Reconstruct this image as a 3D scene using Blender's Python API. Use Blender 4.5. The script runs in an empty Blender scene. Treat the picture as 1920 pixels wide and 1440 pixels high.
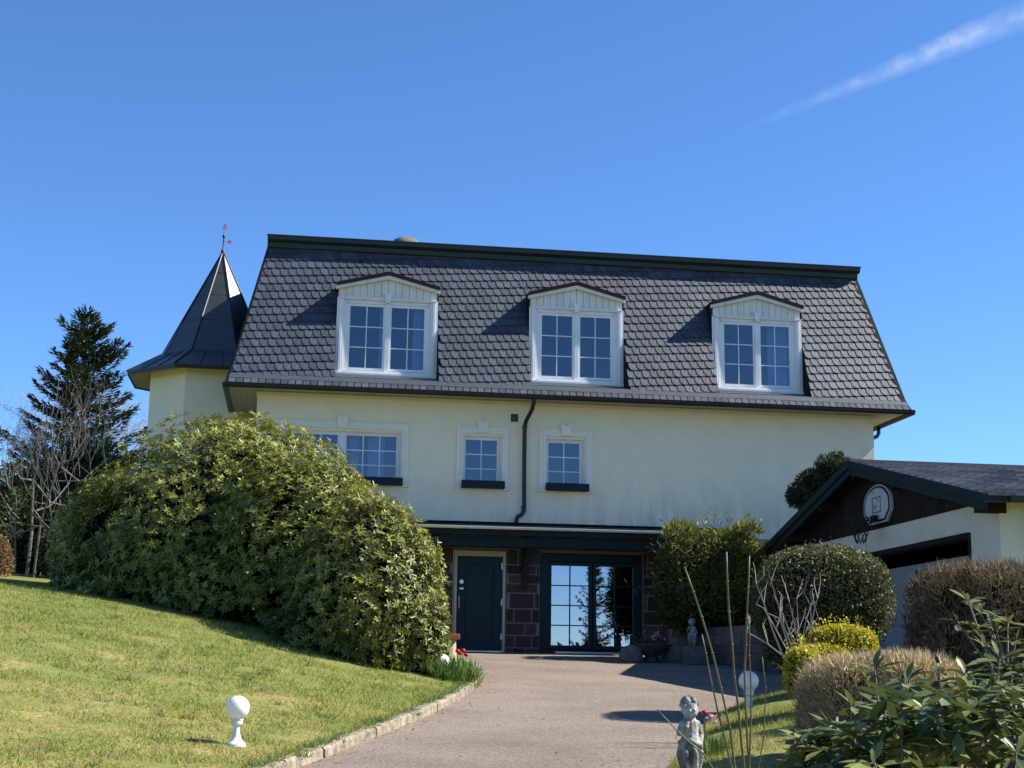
import bpy, math, random
import numpy as np
from mathutils import Vector, Matrix, noise as mnoise
R = math.radians
rng = np.random.default_rng(7)
random.seed(7)
scene = bpy.context.scene
COL = scene.collection

# ---------------------------------------------------------------- camera
CAM = np.array([-3.3737, -31.4845, -0.4897])
YAW, PITCH, ROLL, FPX = 0.1439, 0.1956, 0.0142, 2761.4
fw = np.array([math.sin(YAW)*math.cos(PITCH), math.cos(YAW)*math.cos(PITCH), math.sin(PITCH)])
rt = np.array([math.cos(YAW), -math.sin(YAW), 0.0])
up = np.cross(rt, fw)
rt, up = math.cos(ROLL)*rt+math.sin(ROLL)*up, -math.sin(ROLL)*rt+math.cos(ROLL)*up
cd = bpy.data.cameras.new('camera')
cd.sensor_width = 36.0; cd.sensor_fit = 'HORIZONTAL'; cd.lens = FPX/1920*36
cd.clip_start = 0.1; cd.clip_end = 6000
cam = bpy.data.objects.new('camera', cd); COL.objects.link(cam)
mw = Matrix.Identity(4)
for i in range(3):
    mw[i][0] = rt[i]; mw[i][1] = up[i]; mw[i][2] = -fw[i]; mw[i][3] = CAM[i]
cam.matrix_world = mw
scene.camera = cam
def at(u, v, d):
    """point of the place seen in the photograph's pixel (u, v), d metres along the view axis"""
    return CAM+(fw+rt*(u-960)/FPX-up*(v-720)/FPX)*d

# ---------------------------------------------------------------- sky, sun, exposure
SUN = np.array([1.0, -0.085, 0.93]); SUN /= np.linalg.norm(SUN)      # towards the sun
elev = math.asin(SUN[2]); azim = math.atan2(SUN[0], SUN[1])
world = bpy.data.worlds.new('World'); scene.world = world; world.use_nodes = True
wn = world.node_tree; wn.nodes.clear()
wo = wn.nodes.new('ShaderNodeOutputWorld'); wb = wn.nodes.new('ShaderNodeBackground')
sky = wn.nodes.new('ShaderNodeTexSky'); sky.sky_type = 'NISHITA'; sky.sun_disc = False
sky.sun_elevation = elev; sky.sun_rotation = azim
sky.air_density = 0.72; sky.dust_density = 0.0; sky.ozone_density = 8.0; sky.altitude = 150
wb.inputs['Strength'].default_value = 0.108
# the contrail: a thin streak of cloud in the sky, laid out by direction
d1 = at(1290, 285, 1)-CAM; d2 = at(1925, 25, 1)-CAM
d1 /= np.linalg.norm(d1); d2 /= np.linalg.norm(d2)
cn = np.cross(d1, d2); ang = math.acos(d1@d2); cn /= np.linalg.norm(cn); ct = np.cross(cn, d1)
tc = wn.nodes.new('ShaderNodeTexCoord')
def wnode(t, **k):
    n = wn.nodes.new(t)
    for a, b in k.items(): setattr(n, a, b)
    return n
def wmath(op, a, b=None, c=None):
    n = wnode('ShaderNodeMath', operation=op)
    for i, x in enumerate((a, b, c)):
        if x is None: continue
        if hasattr(x, 'links'): wn.links.new(x, n.inputs[i])
        else: n.inputs[i].default_value = x
    return n.outputs[0]
def wdot(vec):
    n = wnode('ShaderNodeVectorMath', operation='DOT_PRODUCT'); n.inputs[1].default_value = vec
    wn.links.new(tc.outputs['Generated'], n.inputs[0]); return n.outputs['Value']
nz = wnode('ShaderNodeTexNoise'); nz.inputs['Scale'].default_value = 90; nz.inputs['Detail'].default_value = 6
wn.links.new(tc.outputs['Generated'], nz.inputs['Vector'])
nz2 = wnode('ShaderNodeTexNoise'); nz2.inputs['Scale'].default_value = 34; nz2.inputs['Detail'].default_value = 3
wn.links.new(tc.outputs['Generated'], nz2.inputs['Vector'])
along = wmath('DIVIDE', wmath('ARCTAN2', wdot(ct), wdot(d1)), ang)             # 0 at the tip, 1 at the far end
off = wmath('ABSOLUTE', wmath('ADD', wdot(cn), wmath('MULTIPLY', wmath('SUBTRACT', nz.outputs['Fac'], 0.5), 0.005)))
wid = wmath('ADD', 0.0012, wmath('MULTIPLY', wmath('MAXIMUM', along, 0.0), 0.0095))
core = wmath('MAXIMUM', wmath('SUBTRACT', 1.0, wmath('DIVIDE', off, wid)), 0.0)
fade = wnode('ShaderNodeMapRange'); fade.interpolation_type = 'SMOOTHSTEP'
wn.links.new(along, fade.inputs['Value']); fade.inputs['From Min'].default_value = 0.10; fade.inputs['From Max'].default_value = 0.75
dens = wmath('MULTIPLY', wmath('MULTIPLY', wmath('POWER', core, 0.8), fade.outputs[0]),
             wmath('MULTIPLY', wmath('POWER', wmath('MULTIPLY', nz2.outputs['Fac'], 1.8), 1.2), wmath('POWER', wmath('MULTIPLY', nz.outputs['Fac'], 1.7), 1.5)))
mixc = wnode('ShaderNodeMix', data_type='RGBA')
wn.links.new(wmath('MINIMUM', wmath('MULTIPLY', dens, 0.17), 0.2), mixc.inputs[0])
hs_ = wnode('ShaderNodeHueSaturation'); hs_.inputs['Saturation'].default_value = 1.06; wn.links.new(sky.outputs[0], hs_.inputs['Color']); wn.links.new(hs_.outputs[0], mixc.inputs[6]); mixc.inputs[7].default_value = (6.2, 6.6, 7.2, 1)
wn.links.new(mixc.outputs[2], wb.inputs['Color']); wn.links.new(wb.outputs[0], wo.inputs[0])
sl = bpy.data.lights.new('sun', 'SUN'); sl.energy = 5.0; sl.angle = R(0.53); sl.color = (1.0, 0.95, 0.86)
so = bpy.data.objects.new('sun', sl); COL.objects.link(so)
so.rotation_euler = Vector(-SUN).to_track_quat('-Z', 'Y').to_euler(); so.location = (30, -5, 40)
scene.view_settings.view_transform = 'Standard'; scene.view_settings.look = 'None'
scene.view_settings.exposure = 1.1; scene.view_settings.gamma = 1.0
scene.cycles.max_bounces = 6; scene.cycles.transparent_max_bounces = 12
scene.cycles.use_denoising = True

# ---------------------------------------------------------------- materials
MATS = {}
def mat(name, c1, c2=None, scale=6.0, rough=0.7, spec=0.3, metal=0.0, bump=0.0, bscale=60.0, var=0.0, stretch=None,
        trans=0.0, detail=5.0, coat=0.0, macro=0.0, mscale=0.7):
    m = bpy.data.materials.new(name); m.use_nodes = True
    nt = m.node_tree; p = nt.nodes['Principled BSDF']; out = nt.nodes['Material Output']
    c2 = c2 or tuple(min(1, x*0.78) for x in c1)
    t = nt.nodes.new('ShaderNodeTexCoord'); src = t.outputs['Object']
    if stretch:
        mp = nt.nodes.new('ShaderNodeMapping'); mp.inputs['Scale'].default_value = stretch
        nt.links.new(src, mp.inputs['Vector']); src = mp.outputs['Vector']
    n = nt.nodes.new('ShaderNodeTexNoise'); n.inputs['Scale'].default_value = scale; n.inputs['Detail'].default_value = detail
    nt.links.new(src, n.inputs['Vector'])
    r = nt.nodes.new('ShaderNodeMapRange'); r.inputs['From Min'].default_value = 0.3; r.inputs['From Max'].default_value = 0.7
    nt.links.new(n.outputs['Fac'], r.inputs['Value'])
    mx = nt.nodes.new('ShaderNodeMix'); mx.data_type = 'RGBA'
    mx.inputs[6].default_value = (*c1, 1); mx.inputs[7].default_value = (*c2, 1)
    nt.links.new(r.outputs[0], mx.inputs[0]); colour = mx.outputs[2]
    if var:
        a = nt.nodes.new('ShaderNodeAttribute'); a.attribute_name = 'var'
        mr = nt.nodes.new('ShaderNodeMapRange'); mr.inputs['To Min'].default_value = 1-var; mr.inputs['To Max'].default_value = 1+var
        nt.links.new(a.outputs['Fac'], mr.inputs['Value'])
        vm = nt.nodes.new('ShaderNodeVectorMath'); vm.operation = 'SCALE'
        nt.links.new(colour, vm.inputs[0]); nt.links.new(mr.outputs[0], vm.inputs['Scale']); colour = vm.outputs[0]
    if macro:
        n3 = nt.nodes.new('ShaderNodeTexNoise'); n3.inputs['Scale'].default_value = mscale; n3.inputs['Detail'].default_value = 7; n3.inputs['Roughness'].default_value = 0.6
        nt.links.new(t.outputs['Object'], n3.inputs['Vector'])
        m3 = nt.nodes.new('ShaderNodeMapRange'); m3.inputs['From Min'].default_value = 0.33; m3.inputs['From Max'].default_value = 0.62; m3.inputs['To Min'].default_value = 1-macro; m3.inputs['To Max'].default_value = 1+macro*.45
        nt.links.new(n3.outputs['Fac'], m3.inputs['Value'])
        v3 = nt.nodes.new('ShaderNodeVectorMath'); v3.operation = 'SCALE'; nt.links.new(colour, v3.inputs[0]); nt.links.new(m3.outputs[0], v3.inputs['Scale']); colour = v3.outputs[0]
    nt.links.new(colour, p.inputs['Base Color'])
    p.inputs['Roughness'].default_value = rough; p.inputs['Metallic'].default_value = metal
    p.inputs['Specular IOR Level'].default_value = spec; p.inputs['Coat Weight'].default_value = coat
    if bump:
        n2 = nt.nodes.new('ShaderNodeTexNoise'); n2.inputs['Scale'].default_value = bscale; n2.inputs['Detail'].default_value = 4
        nt.links.new(src, n2.inputs['Vector'])
        b = nt.nodes.new('ShaderNodeBump'); b.inputs['Strength'].default_value = bump; b.inputs['Distance'].default_value = 0.02
        nt.links.new(n2.outputs['Fac'], b.inputs['Height']); nt.links.new(b.outputs[0], p.inputs['Normal'])
    if trans:
        tr = nt.nodes.new('ShaderNodeBsdfTranslucent'); nt.links.new(colour, tr.inputs['Color'])
        ms = nt.nodes.new('ShaderNodeMixShader'); ms.inputs[0].default_value = trans
        nt.links.new(p.outputs[0], ms.inputs[1]); nt.links.new(tr.outputs[0], ms.inputs[2]); nt.links.new(ms.outputs[0], out.inputs[0])
    MATS[name] = m
    return m
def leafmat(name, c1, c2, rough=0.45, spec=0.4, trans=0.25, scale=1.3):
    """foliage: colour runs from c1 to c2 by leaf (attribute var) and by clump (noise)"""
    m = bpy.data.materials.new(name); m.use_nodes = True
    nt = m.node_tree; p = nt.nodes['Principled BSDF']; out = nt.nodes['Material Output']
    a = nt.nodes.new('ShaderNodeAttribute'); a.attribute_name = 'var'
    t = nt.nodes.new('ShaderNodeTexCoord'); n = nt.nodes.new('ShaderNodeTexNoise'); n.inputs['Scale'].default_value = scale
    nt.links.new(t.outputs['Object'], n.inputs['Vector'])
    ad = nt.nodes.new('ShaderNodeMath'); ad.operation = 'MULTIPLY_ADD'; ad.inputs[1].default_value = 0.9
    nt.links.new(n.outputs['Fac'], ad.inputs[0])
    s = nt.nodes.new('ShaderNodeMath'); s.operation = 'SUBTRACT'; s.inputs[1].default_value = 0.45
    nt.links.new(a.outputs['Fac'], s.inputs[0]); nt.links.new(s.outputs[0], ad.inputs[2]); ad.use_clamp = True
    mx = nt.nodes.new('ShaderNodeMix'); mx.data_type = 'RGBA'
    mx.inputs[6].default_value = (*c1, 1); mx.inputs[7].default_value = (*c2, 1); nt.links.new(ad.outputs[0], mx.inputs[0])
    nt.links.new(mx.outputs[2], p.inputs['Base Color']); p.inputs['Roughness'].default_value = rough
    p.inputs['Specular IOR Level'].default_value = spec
    if trans:
        tr = nt.nodes.new('ShaderNodeBsdfTranslucent'); nt.links.new(mx.outputs[2], tr.inputs['Color'])
        ms = nt.nodes.new('ShaderNodeMixShader'); ms.inputs[0].default_value = trans
        nt.links.new(p.outputs[0], ms.inputs[1]); nt.links.new(tr.outputs[0], ms.inputs[2]); nt.links.new(ms.outputs[0], out.inputs[0])
    MATS[name] = m
    return m
def glassmat(name, refl, tint):
    m = bpy.data.materials.new(name); m.use_nodes = True
    nt = m.node_tree; nt.nodes.clear(); out = nt.nodes.new('ShaderNodeOutputMaterial')
    g = nt.nodes.new('ShaderNodeBsdfGlossy'); g.inputs['Roughness'].default_value = 0.0; g.inputs['Color'].default_value = (0.80, 0.88, 1, 1)
    t = nt.nodes.new('ShaderNodeBsdfTransparent'); t.inputs['Color'].default_value = (*tint, 1)
    ms = nt.nodes.new('ShaderNodeMixShader'); ms.inputs[0].default_value = refl
    tcx = nt.nodes.new('ShaderNodeTexCoord'); n = nt.nodes.new('ShaderNodeTexNoise'); n.inputs['Scale'].default_value = 1.6; n.inputs['Detail'].default_value = 1
    nt.links.new(tcx.outputs['Object'], n.inputs['Vector'])
    b = nt.nodes.new('ShaderNodeBump'); b.inputs['Strength'].default_value = 0.06; b.inputs['Distance'].default_value = 0.02
    nt.links.new(n.outputs['Fac'], b.inputs['Height']); nt.links.new(b.outputs[0], g.inputs['Normal'])
    nt.links.new(t.outputs[0], ms.inputs[1]); nt.links.new(g.outputs[0], ms.inputs[2]); nt.links.new(ms.outputs[0], out.inputs[0])
    MATS[name] = m
    return m

def stuccomat():
    m = mat('stucco', (0.82, 0.745, 0.54), (0.76, 0.69, 0.505), scale=2.2, rough=0.9, spec=0.15, bump=0.25, bscale=120)
    nt = m.node_tree; p = nt.nodes['Principled BSDF']
    src = p.inputs['Base Color'].links[0].from_socket
    t = nt.nodes.new('ShaderNodeTexCoord'); mp = nt.nodes.new('ShaderNodeMapping'); mp.inputs['Scale'].default_value = (3.2, 3.2, 0.55)
    nt.links.new(t.outputs['Object'], mp.inputs['Vector'])
    n = nt.nodes.new('ShaderNodeTexNoise'); n.inputs['Scale'].default_value = 1.4; n.inputs['Detail'].default_value = 8; n.inputs['Roughness'].default_value = 0.65
    nt.links.new(mp.outputs[0], n.inputs['Vector'])
    sx = nt.nodes.new('ShaderNodeSeparateXYZ'); nt.links.new(t.outputs['Object'], sx.inputs[0])
    lo = nt.nodes.new('ShaderNodeMapRange'); lo.inputs['From Min'].default_value = 4.1; lo.inputs['From Max'].default_value = 2.6; nt.links.new(sx.outputs['Z'], lo.inputs['Value'])
    xr = nt.nodes.new('ShaderNodeMapRange'); xr.inputs['From Min'].default_value = -1.0; xr.inputs['From Max'].default_value = 5.0
    xr.inputs['To Min'].default_value = 0.35; nt.links.new(sx.outputs['X'], xr.inputs['Value'])
    st = nt.nodes.new('ShaderNodeMapRange'); st.inputs['From Min'].default_value = 0.40; st.inputs['From Max'].default_value = 0.62
    nt.links.new(n.outputs['Fac'], st.inputs['Value'])
    k = nt.nodes.new('ShaderNodeMath'); k.operation = 'MULTIPLY'; nt.links.new(lo.outputs[0], k.inputs[0]); nt.links.new(st.outputs[0], k.inputs[1])
    k2 = nt.nodes.new('ShaderNodeMath'); k2.operation = 'MULTIPLY'; nt.links.new(k.outputs[0], k2.inputs[0]); nt.links.new(xr.outputs[0], k2.inputs[1])
    k3 = nt.nodes.new('ShaderNodeMath'); k3.operation = 'MULTIPLY'; k3.inputs[1].default_value = 0.6; nt.links.new(k2.outputs[0], k3.inputs[0])
    mx = nt.nodes.new('ShaderNodeMix'); mx.data_type = 'RGBA'; mx.inputs[7].default_value = (0.40, 0.41, 0.325, 1)
    nt.links.new(k3.outputs[0], mx.inputs[0]); nt.links.new(src, mx.inputs[6]); nt.links.new(mx.outputs[2], p.inputs['Base Color'])
    return m
stuccomat()
mat('plaster', (0.80, 0.765, 0.64), (0.74, 0.71, 0.60), scale=5, rough=0.85, spec=0.2, bump=0.1)
mat('white_paint', (0.74, 0.75, 0.75), (0.66, 0.67, 0.67), scale=3, rough=0.4, spec=0.4)
mat('white_board', (0.70, 0.69, 0.62), (0.60, 0.59, 0.52), scale=4, rough=0.6, stretch=(1, 1, 0.2))
mat('soffit', (0.42, 0.39, 0.31), (0.34, 0.31, 0.25), scale=3, rough=0.8)
mat('slate', (0.055, 0.064, 0.088), (0.038, 0.044, 0.060), scale=16, rough=0.55, spec=0.35, bump=0.4, bscale=45, var=0.24, macro=0.22, mscale=0.9)
mat('eave_slate', (0.058, 0.066, 0.086), (0.038, 0.043, 0.056), scale=14, rough=0.55, spec=0.35, bump=0.4, bscale=60, var=0.35)
mat('slate_side', (0.012, 0.014, 0.017), (0.018, 0.02, 0.023), scale=10, rough=0.8, spec=0.1)
mat('dark_metal', (0.010, 0.014, 0.016), (0.016, 0.02, 0.02), scale=4, rough=0.45, spec=0.35)
mat('fascia_metal', (0.010, 0.018, 0.022), (0.016, 0.026, 0.028), scale=2, rough=0.4, spec=0.35, stretch=(0.3, 2, 6))
mat('turret_metal', (0.034, 0.033, 0.026), (0.018, 0.019, 0.017), scale=3, rough=0.40, spec=1.0, metal=0.0, bump=0.05, bscale=8)
mat('dark_brown', (0.012, 0.008, 0.009), (0.02, 0.013, 0.013), scale=5, rough=0.8, spec=0.2, stretch=(3, 3, 0.4), var=0.3)
mat('dark_green_wood', (0.008, 0.017, 0.018), (0.012, 0.022, 0.023), scale=4, rough=0.7, spec=0.2, stretch=(1, .3, 1))
mat('timber', (0.012, 0.012, 0.014), (0.02, 0.018, 0.018), scale=5, rough=0.8)
mat('teal_paint', (0.004, 0.018, 0.028), (0.006, 0.022, 0.034), scale=2, rough=0.45, spec=0.22)
mat('teal_box', (0.004, 0.016, 0.026), (0.006, 0.02, 0.03), scale=3, rough=0.6, spec=0.2)
mat('sandstone', (0.072, 0.046, 0.046), (0.048, 0.034, 0.036), scale=7, rough=0.9, spec=0.1, bump=0.6, bscale=30, var=0.45)
mat('mortar', (0.20, 0.175, 0.165), rough=0.95, scale=20)
mat('steel', (0.6, 0.6, 0.6), rough=0.3, metal=0.9)
mat('door_frame', (0.45, 0.42, 0.33), (0.38, 0.35, 0.27), rough=0.6, scale=3)
mat('interior', (0.045, 0.05, 0.06), (0.03, 0.033, 0.04), rough=0.9, scale=2)
mat('curtain', (0.62, 0.66, 0.68), (0.5, 0.53, 0.56), rough=0.9, scale=3)
glassmat('glass', 0.14, (0.40, 0.48, 0.66))
glassmat('door_glass', 0.42, (0.28, 0.32, 0.38))
mat('garage_wall', (0.66, 0.625, 0.51), (0.59, 0.56, 0.46), scale=3, rough=0.9, bump=0.15, bscale=100)
mat('garage_inside', (0.30, 0.31, 0.33), (0.26, 0.27, 0.29), scale=2, rough=0.9)
mat('tile', (0.21, 0.195, 0.20), (0.14, 0.13, 0.138), scale=8, rough=0.55, spec=0.4, bump=0.3, bscale=50, var=0.35)
mat('asphalt', (0.345, 0.28, 0.222), (0.12, 0.10, 0.083), scale=38, macro=0.22, mscale=0.55, rough=0.95, spec=0.15, bump=0.7, bscale=160, detail=8)
mat('kerb_stone', (0.34, 0.29, 0.215), (0.13, 0.11, 0.08), scale=9, rough=0.95, spec=0.1, bump=0.7, bscale=35, var=0.2)
mat('rock', (0.17, 0.16, 0.145), (0.09, 0.085, 0.08), scale=6, rough=0.95, bump=0.8, bscale=18, var=0.3)
mat('wall_stone', (0.14, 0.125, 0.12), (0.09, 0.08, 0.08), scale=6, rough=0.95, bump=0.6, bscale=25, var=0.4)
mat('statue_stone', (0.46, 0.45, 0.41), (0.09, 0.088, 0.075), scale=13, rough=0.95, macro=0.4, mscale=6, bump=0.7, bscale=50)
mat('lamp_white', (0.72, 0.72, 0.69), (0.6, 0.6, 0.57), scale=8, rough=0.5)
mat('globe', (0.82, 0.82, 0.80), (0.8, 0.8, 0.78), scale=2, rough=0.25, spec=0.5, trans=0.25)
mat('soil', (0.055, 0.042, 0.03), (0.03, 0.024, 0.018), scale=5, rough=0.98, bump=0.8, bscale=25)
mat('bark', (0.10, 0.08, 0.062), (0.06, 0.048, 0.038), scale=12, rough=0.95, bump=0.6, bscale=30)
mat('grey_bark', (0.19, 0.175, 0.15), (0.07, 0.062, 0.052), scale=14, rough=0.95)
mat('pale_twig', (0.42, 0.36, 0.32), (0.30, 0.25, 0.22), scale=14, rough=0.9)
mat('cane', (0.13, 0.125, 0.05), (0.085, 0.06, 0.036), scale=5, rough=0.5, spec=0.4)
mat('shade_dark', (0.020, 0.020, 0.013), (0.010, 0.010, 0.007), scale=10, rough=1.0, spec=0.0)  # near-black: the shade deep inside a shrub put into the colour
mat('red_wood', (0.42, 0.12, 0.085), (0.30, 0.08, 0.06), scale=8, rough=0.6)
mat('pale_wood', (0.42, 0.36, 0.25), (0.30, 0.25, 0.17), scale=14, rough=0.85, stretch=(1, 1, .2))
mat('tulip_red', (0.55, 0.025, 0.03), (0.40, 0.02, 0.02), scale=20, rough=0.5, trans=0.2)
mat('flower_pink', (0.62, 0.26, 0.34), (0.65, 0.45, 0.5), scale=30, rough=0.5, trans=0.2)
mat('black_paint', (0.012, 0.012, 0.014), rough=0.5)
mat('board_white', (0.52, 0.52, 0.55), (0.45, 0.45, 0.48), scale=4, rough=0.4)
mat('bowl', (0.05, 0.05, 0.052), (0.03, 0.03, 0.032), scale=8, rough=0.7)
mat('gold', (0.75, 0.38, 0.22), rough=0.35, metal=0.6)
leafmat('rhodo_leaf', (0.022, 0.038, 0.007), (0.31, 0.315, 0.06), rough=0.40, spec=0.30, trans=0.2, scale=1.8)
leafmat('near_leaf', (0.04, 0.066, 0.02), (0.19, 0.21, 0.065), rough=0.42, spec=0.35, trans=0.15)
leafmat('box_leaf', (0.018, 0.028, 0.010), (0.15, 0.15, 0.05), rough=0.5, spec=0.25, trans=0.2)
leafmat('thuja_leaf', (0.028, 0.045, 0.012), (0.21, 0.215, 0.045), rough=0.6, spec=0.25, trans=0.25)
leafmat('yellow_leaf', (0.20, 0.18, 0.012), (0.58, 0.50, 0.035), rough=0.5, spec=0.3, trans=0.3)
leafmat('tan_twig', (0.26, 0.185, 0.09), (0.64, 0.51, 0.29), rough=0.8, spec=0.2, trans=0.1)
leafmat('purple_twig', (0.040, 0.028, 0.024), (0.27, 0.205, 0.115), rough=0.8, spec=0.2, trans=0.1)
leafmat('spruce_leaf', (0.018, 0.030, 0.013), (0.062, 0.080, 0.028), rough=0.6, spec=0.25, trans=0.1)
leafmat('cloud_leaf', (0.022, 0.036, 0.02), (0.085, 0.10, 0.04), rough=0.6, spec=0.25, trans=0.15)
leafmat('pale_bud', (0.30, 0.30, 0.25), (0.55, 0.55, 0.48), rough=0.7, spec=0.2, trans=0.35)
leafmat('hedge_leaf', (0.03, 0.045, 0.014), (0.10, 0.115, 0.035), rough=0.6, spec=0.25, trans=0.2)
leafmat('tulip_leaf', (0.05, 0.12, 0.02), (0.16, 0.24, 0.05), rough=0.45, spec=0.4, trans=0.3)
leafmat('brown_leaf', (0.14, 0.09, 0.04), (0.32, 0.22, 0.10), rough=0.8, spec=0.2, trans=0.2)

def lawnmat(name, blade):
    m = bpy.data.materials.new(name); m.use_nodes = True
    nt = m.node_tree; p = nt.nodes['Principled BSDF']; out = nt.nodes['Material Output']
    t = nt.nodes.new('ShaderNodeTexCoord')
    def nzf(sc, lo, hi, det=4):
        n = nt.nodes.new('ShaderNodeTexNoise'); n.inputs['Scale'].default_value = sc; n.inputs['Detail'].default_value = det
        nt.links.new(t.outputs['Object'], n.inputs['Vector'])
        r = nt.nodes.new('ShaderNodeMapRange'); r.inputs['From Min'].default_value = lo; r.inputs['From Max'].default_value = hi
        nt.links.new(n.outputs['Fac'], r.inputs['Value']); return r.outputs[0]
    def mixc(f, a, b):
        x = nt.nodes.new('ShaderNodeMix'); x.data_type = 'RGBA'; nt.links.new(f, x.inputs[0])
        for s, i in ((a, 6), (b, 7)):
            if isinstance(s, tuple): x.inputs[i].default_value = (*s, 1)
            else: nt.links.new(s, x.inputs[i])
        return x.outputs[2]
    sx = nt.nodes.new('ShaderNodeSeparateXYZ'); nt.links.new(t.outputs['Object'], sx.inputs[0])
    gy = nt.nodes.new('ShaderNodeMapRange'); gy.inputs['From Min'].default_value = -19.5; gy.inputs['From Max'].default_value = -10.5; gy.inputs['To Min'].default_value = 0.34; gy.inputs['To Max'].default_value = -0.34
    nt.links.new(sx.outputs['Y'], gy.inputs['Value'])
    sm = nt.nodes.new('ShaderNodeMath'); sm.operation = 'ADD'; sm.use_clamp = True
    nt.links.new(nzf(0.9, 0.36, 0.66), sm.inputs[0]); nt.links.new(gy.outputs[0], sm.inputs[1])
    c = mixc(sm.outputs[0], (0.115, 0.185, 0.018), (0.33, 0.29, 0.085))
    c = mixc(nzf(2.2, 0.42, 0.66), c, (0.16, 0.215, 0.028))
    c = mixc(nzf(5.0, 0.58, 0.70), c, (0.17, 0.11, 0.055))
    if blade:
        a = nt.nodes.new('ShaderNodeAttribute'); a.attribute_name = 'var'
        c = mixc(a.outputs['Fac'], c, (0.40, 0.39, 0.12))
        vm = nt.nodes.new('ShaderNodeVectorMath'); vm.operation = 'SCALE'; vm.inputs['Scale'].default_value = 1.0
        nt.links.new(c, vm.inputs[0]); c = vm.outputs[0]
    else:
        c = mixc(nzf(30, 0.35, 0.65), c, (0.13, 0.105, 0.045))
    nt.links.new(c, p.inputs['Base Color']); p.inputs['Roughness'].default_value = 0.8; p.inputs['Specular IOR Level'].default_value = 0.2
    if blade:
        tr = nt.nodes.new('ShaderNodeBsdfTranslucent'); nt.links.new(c, tr.inputs['Color'])
        ms = nt.nodes.new('ShaderNodeMixShader'); ms.inputs[0].default_value = 0.3
        nt.links.new(p.outputs[0], ms.inputs[1]); nt.links.new(tr.outputs[0], ms.inputs[2]); nt.links.new(ms.outputs[0], out.inputs[0])
    MATS[name] = m
lawnmat('lawn', False); lawnmat('grass_blade', True)

# ---------------------------------------------------------------- helpers
def link(name, me, parent=None):
    o = bpy.data.objects.new(name, me); COL.objects.link(o)
    if parent is not None: o.parent = parent
    return o
def tag(o, label=None, cat=None, group=None, kind=None):
    for k, v in (('label', label), ('category', cat), ('group', group), ('kind', kind)):
        if v: o[k] = v
    return o
def thing(name, label, cat, group=None):
    return tag(link(name, None), label, cat, group)
def mesh(name, V, F, m, smooth=False, var=None):
    me = bpy.data.meshes.new(name); me.from_pydata([tuple(map(float, v)) for v in V], [], F)
    me.materials.append(MATS[m])
    if smooth: me.polygons.foreach_set('use_smooth', [True]*len(me.polygons))
    if var is not None:
        a = me.attributes.new('var', 'FLOAT', 'FACE')
        a.data.foreach_set('value', np.full(len(me.polygons), var, dtype=np.float32) if np.isscalar(var) else np.asarray(var, dtype=np.float32))
    return me
def npmesh(name, V, faces, m, var=None):
    """fast mesh: V (n,3); faces: list of integer arrays (k, corners)"""
    me = bpy.data.meshes.new(name)
    me.vertices.add(len(V)); me.vertices.foreach_set('co', np.asarray(V, dtype=np.float32).ravel())
    loops = np.concatenate([f.ravel() for f in faces]).astype(np.int32)
    tot = np.concatenate([np.full(len(f), f.shape[1]) for f in faces]).astype(np.int32)
    start = np.concatenate([[0], np.cumsum(tot)[:-1]]).astype(np.int32)
    me.loops.add(len(loops)); me.loops.foreach_set('vertex_index', loops)
    me.polygons.add(len(tot)); me.polygons.foreach_set('loop_start', start); me.polygons.foreach_set('loop_total', tot)
    if var is not None:
        a = me.attributes.new('var', 'FLOAT', 'FACE'); a.data.foreach_set('value', np.asarray(var, dtype=np.float32))
    me.materials.append(MATS[m]); me.update(calc_edges=True)
    return me
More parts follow.
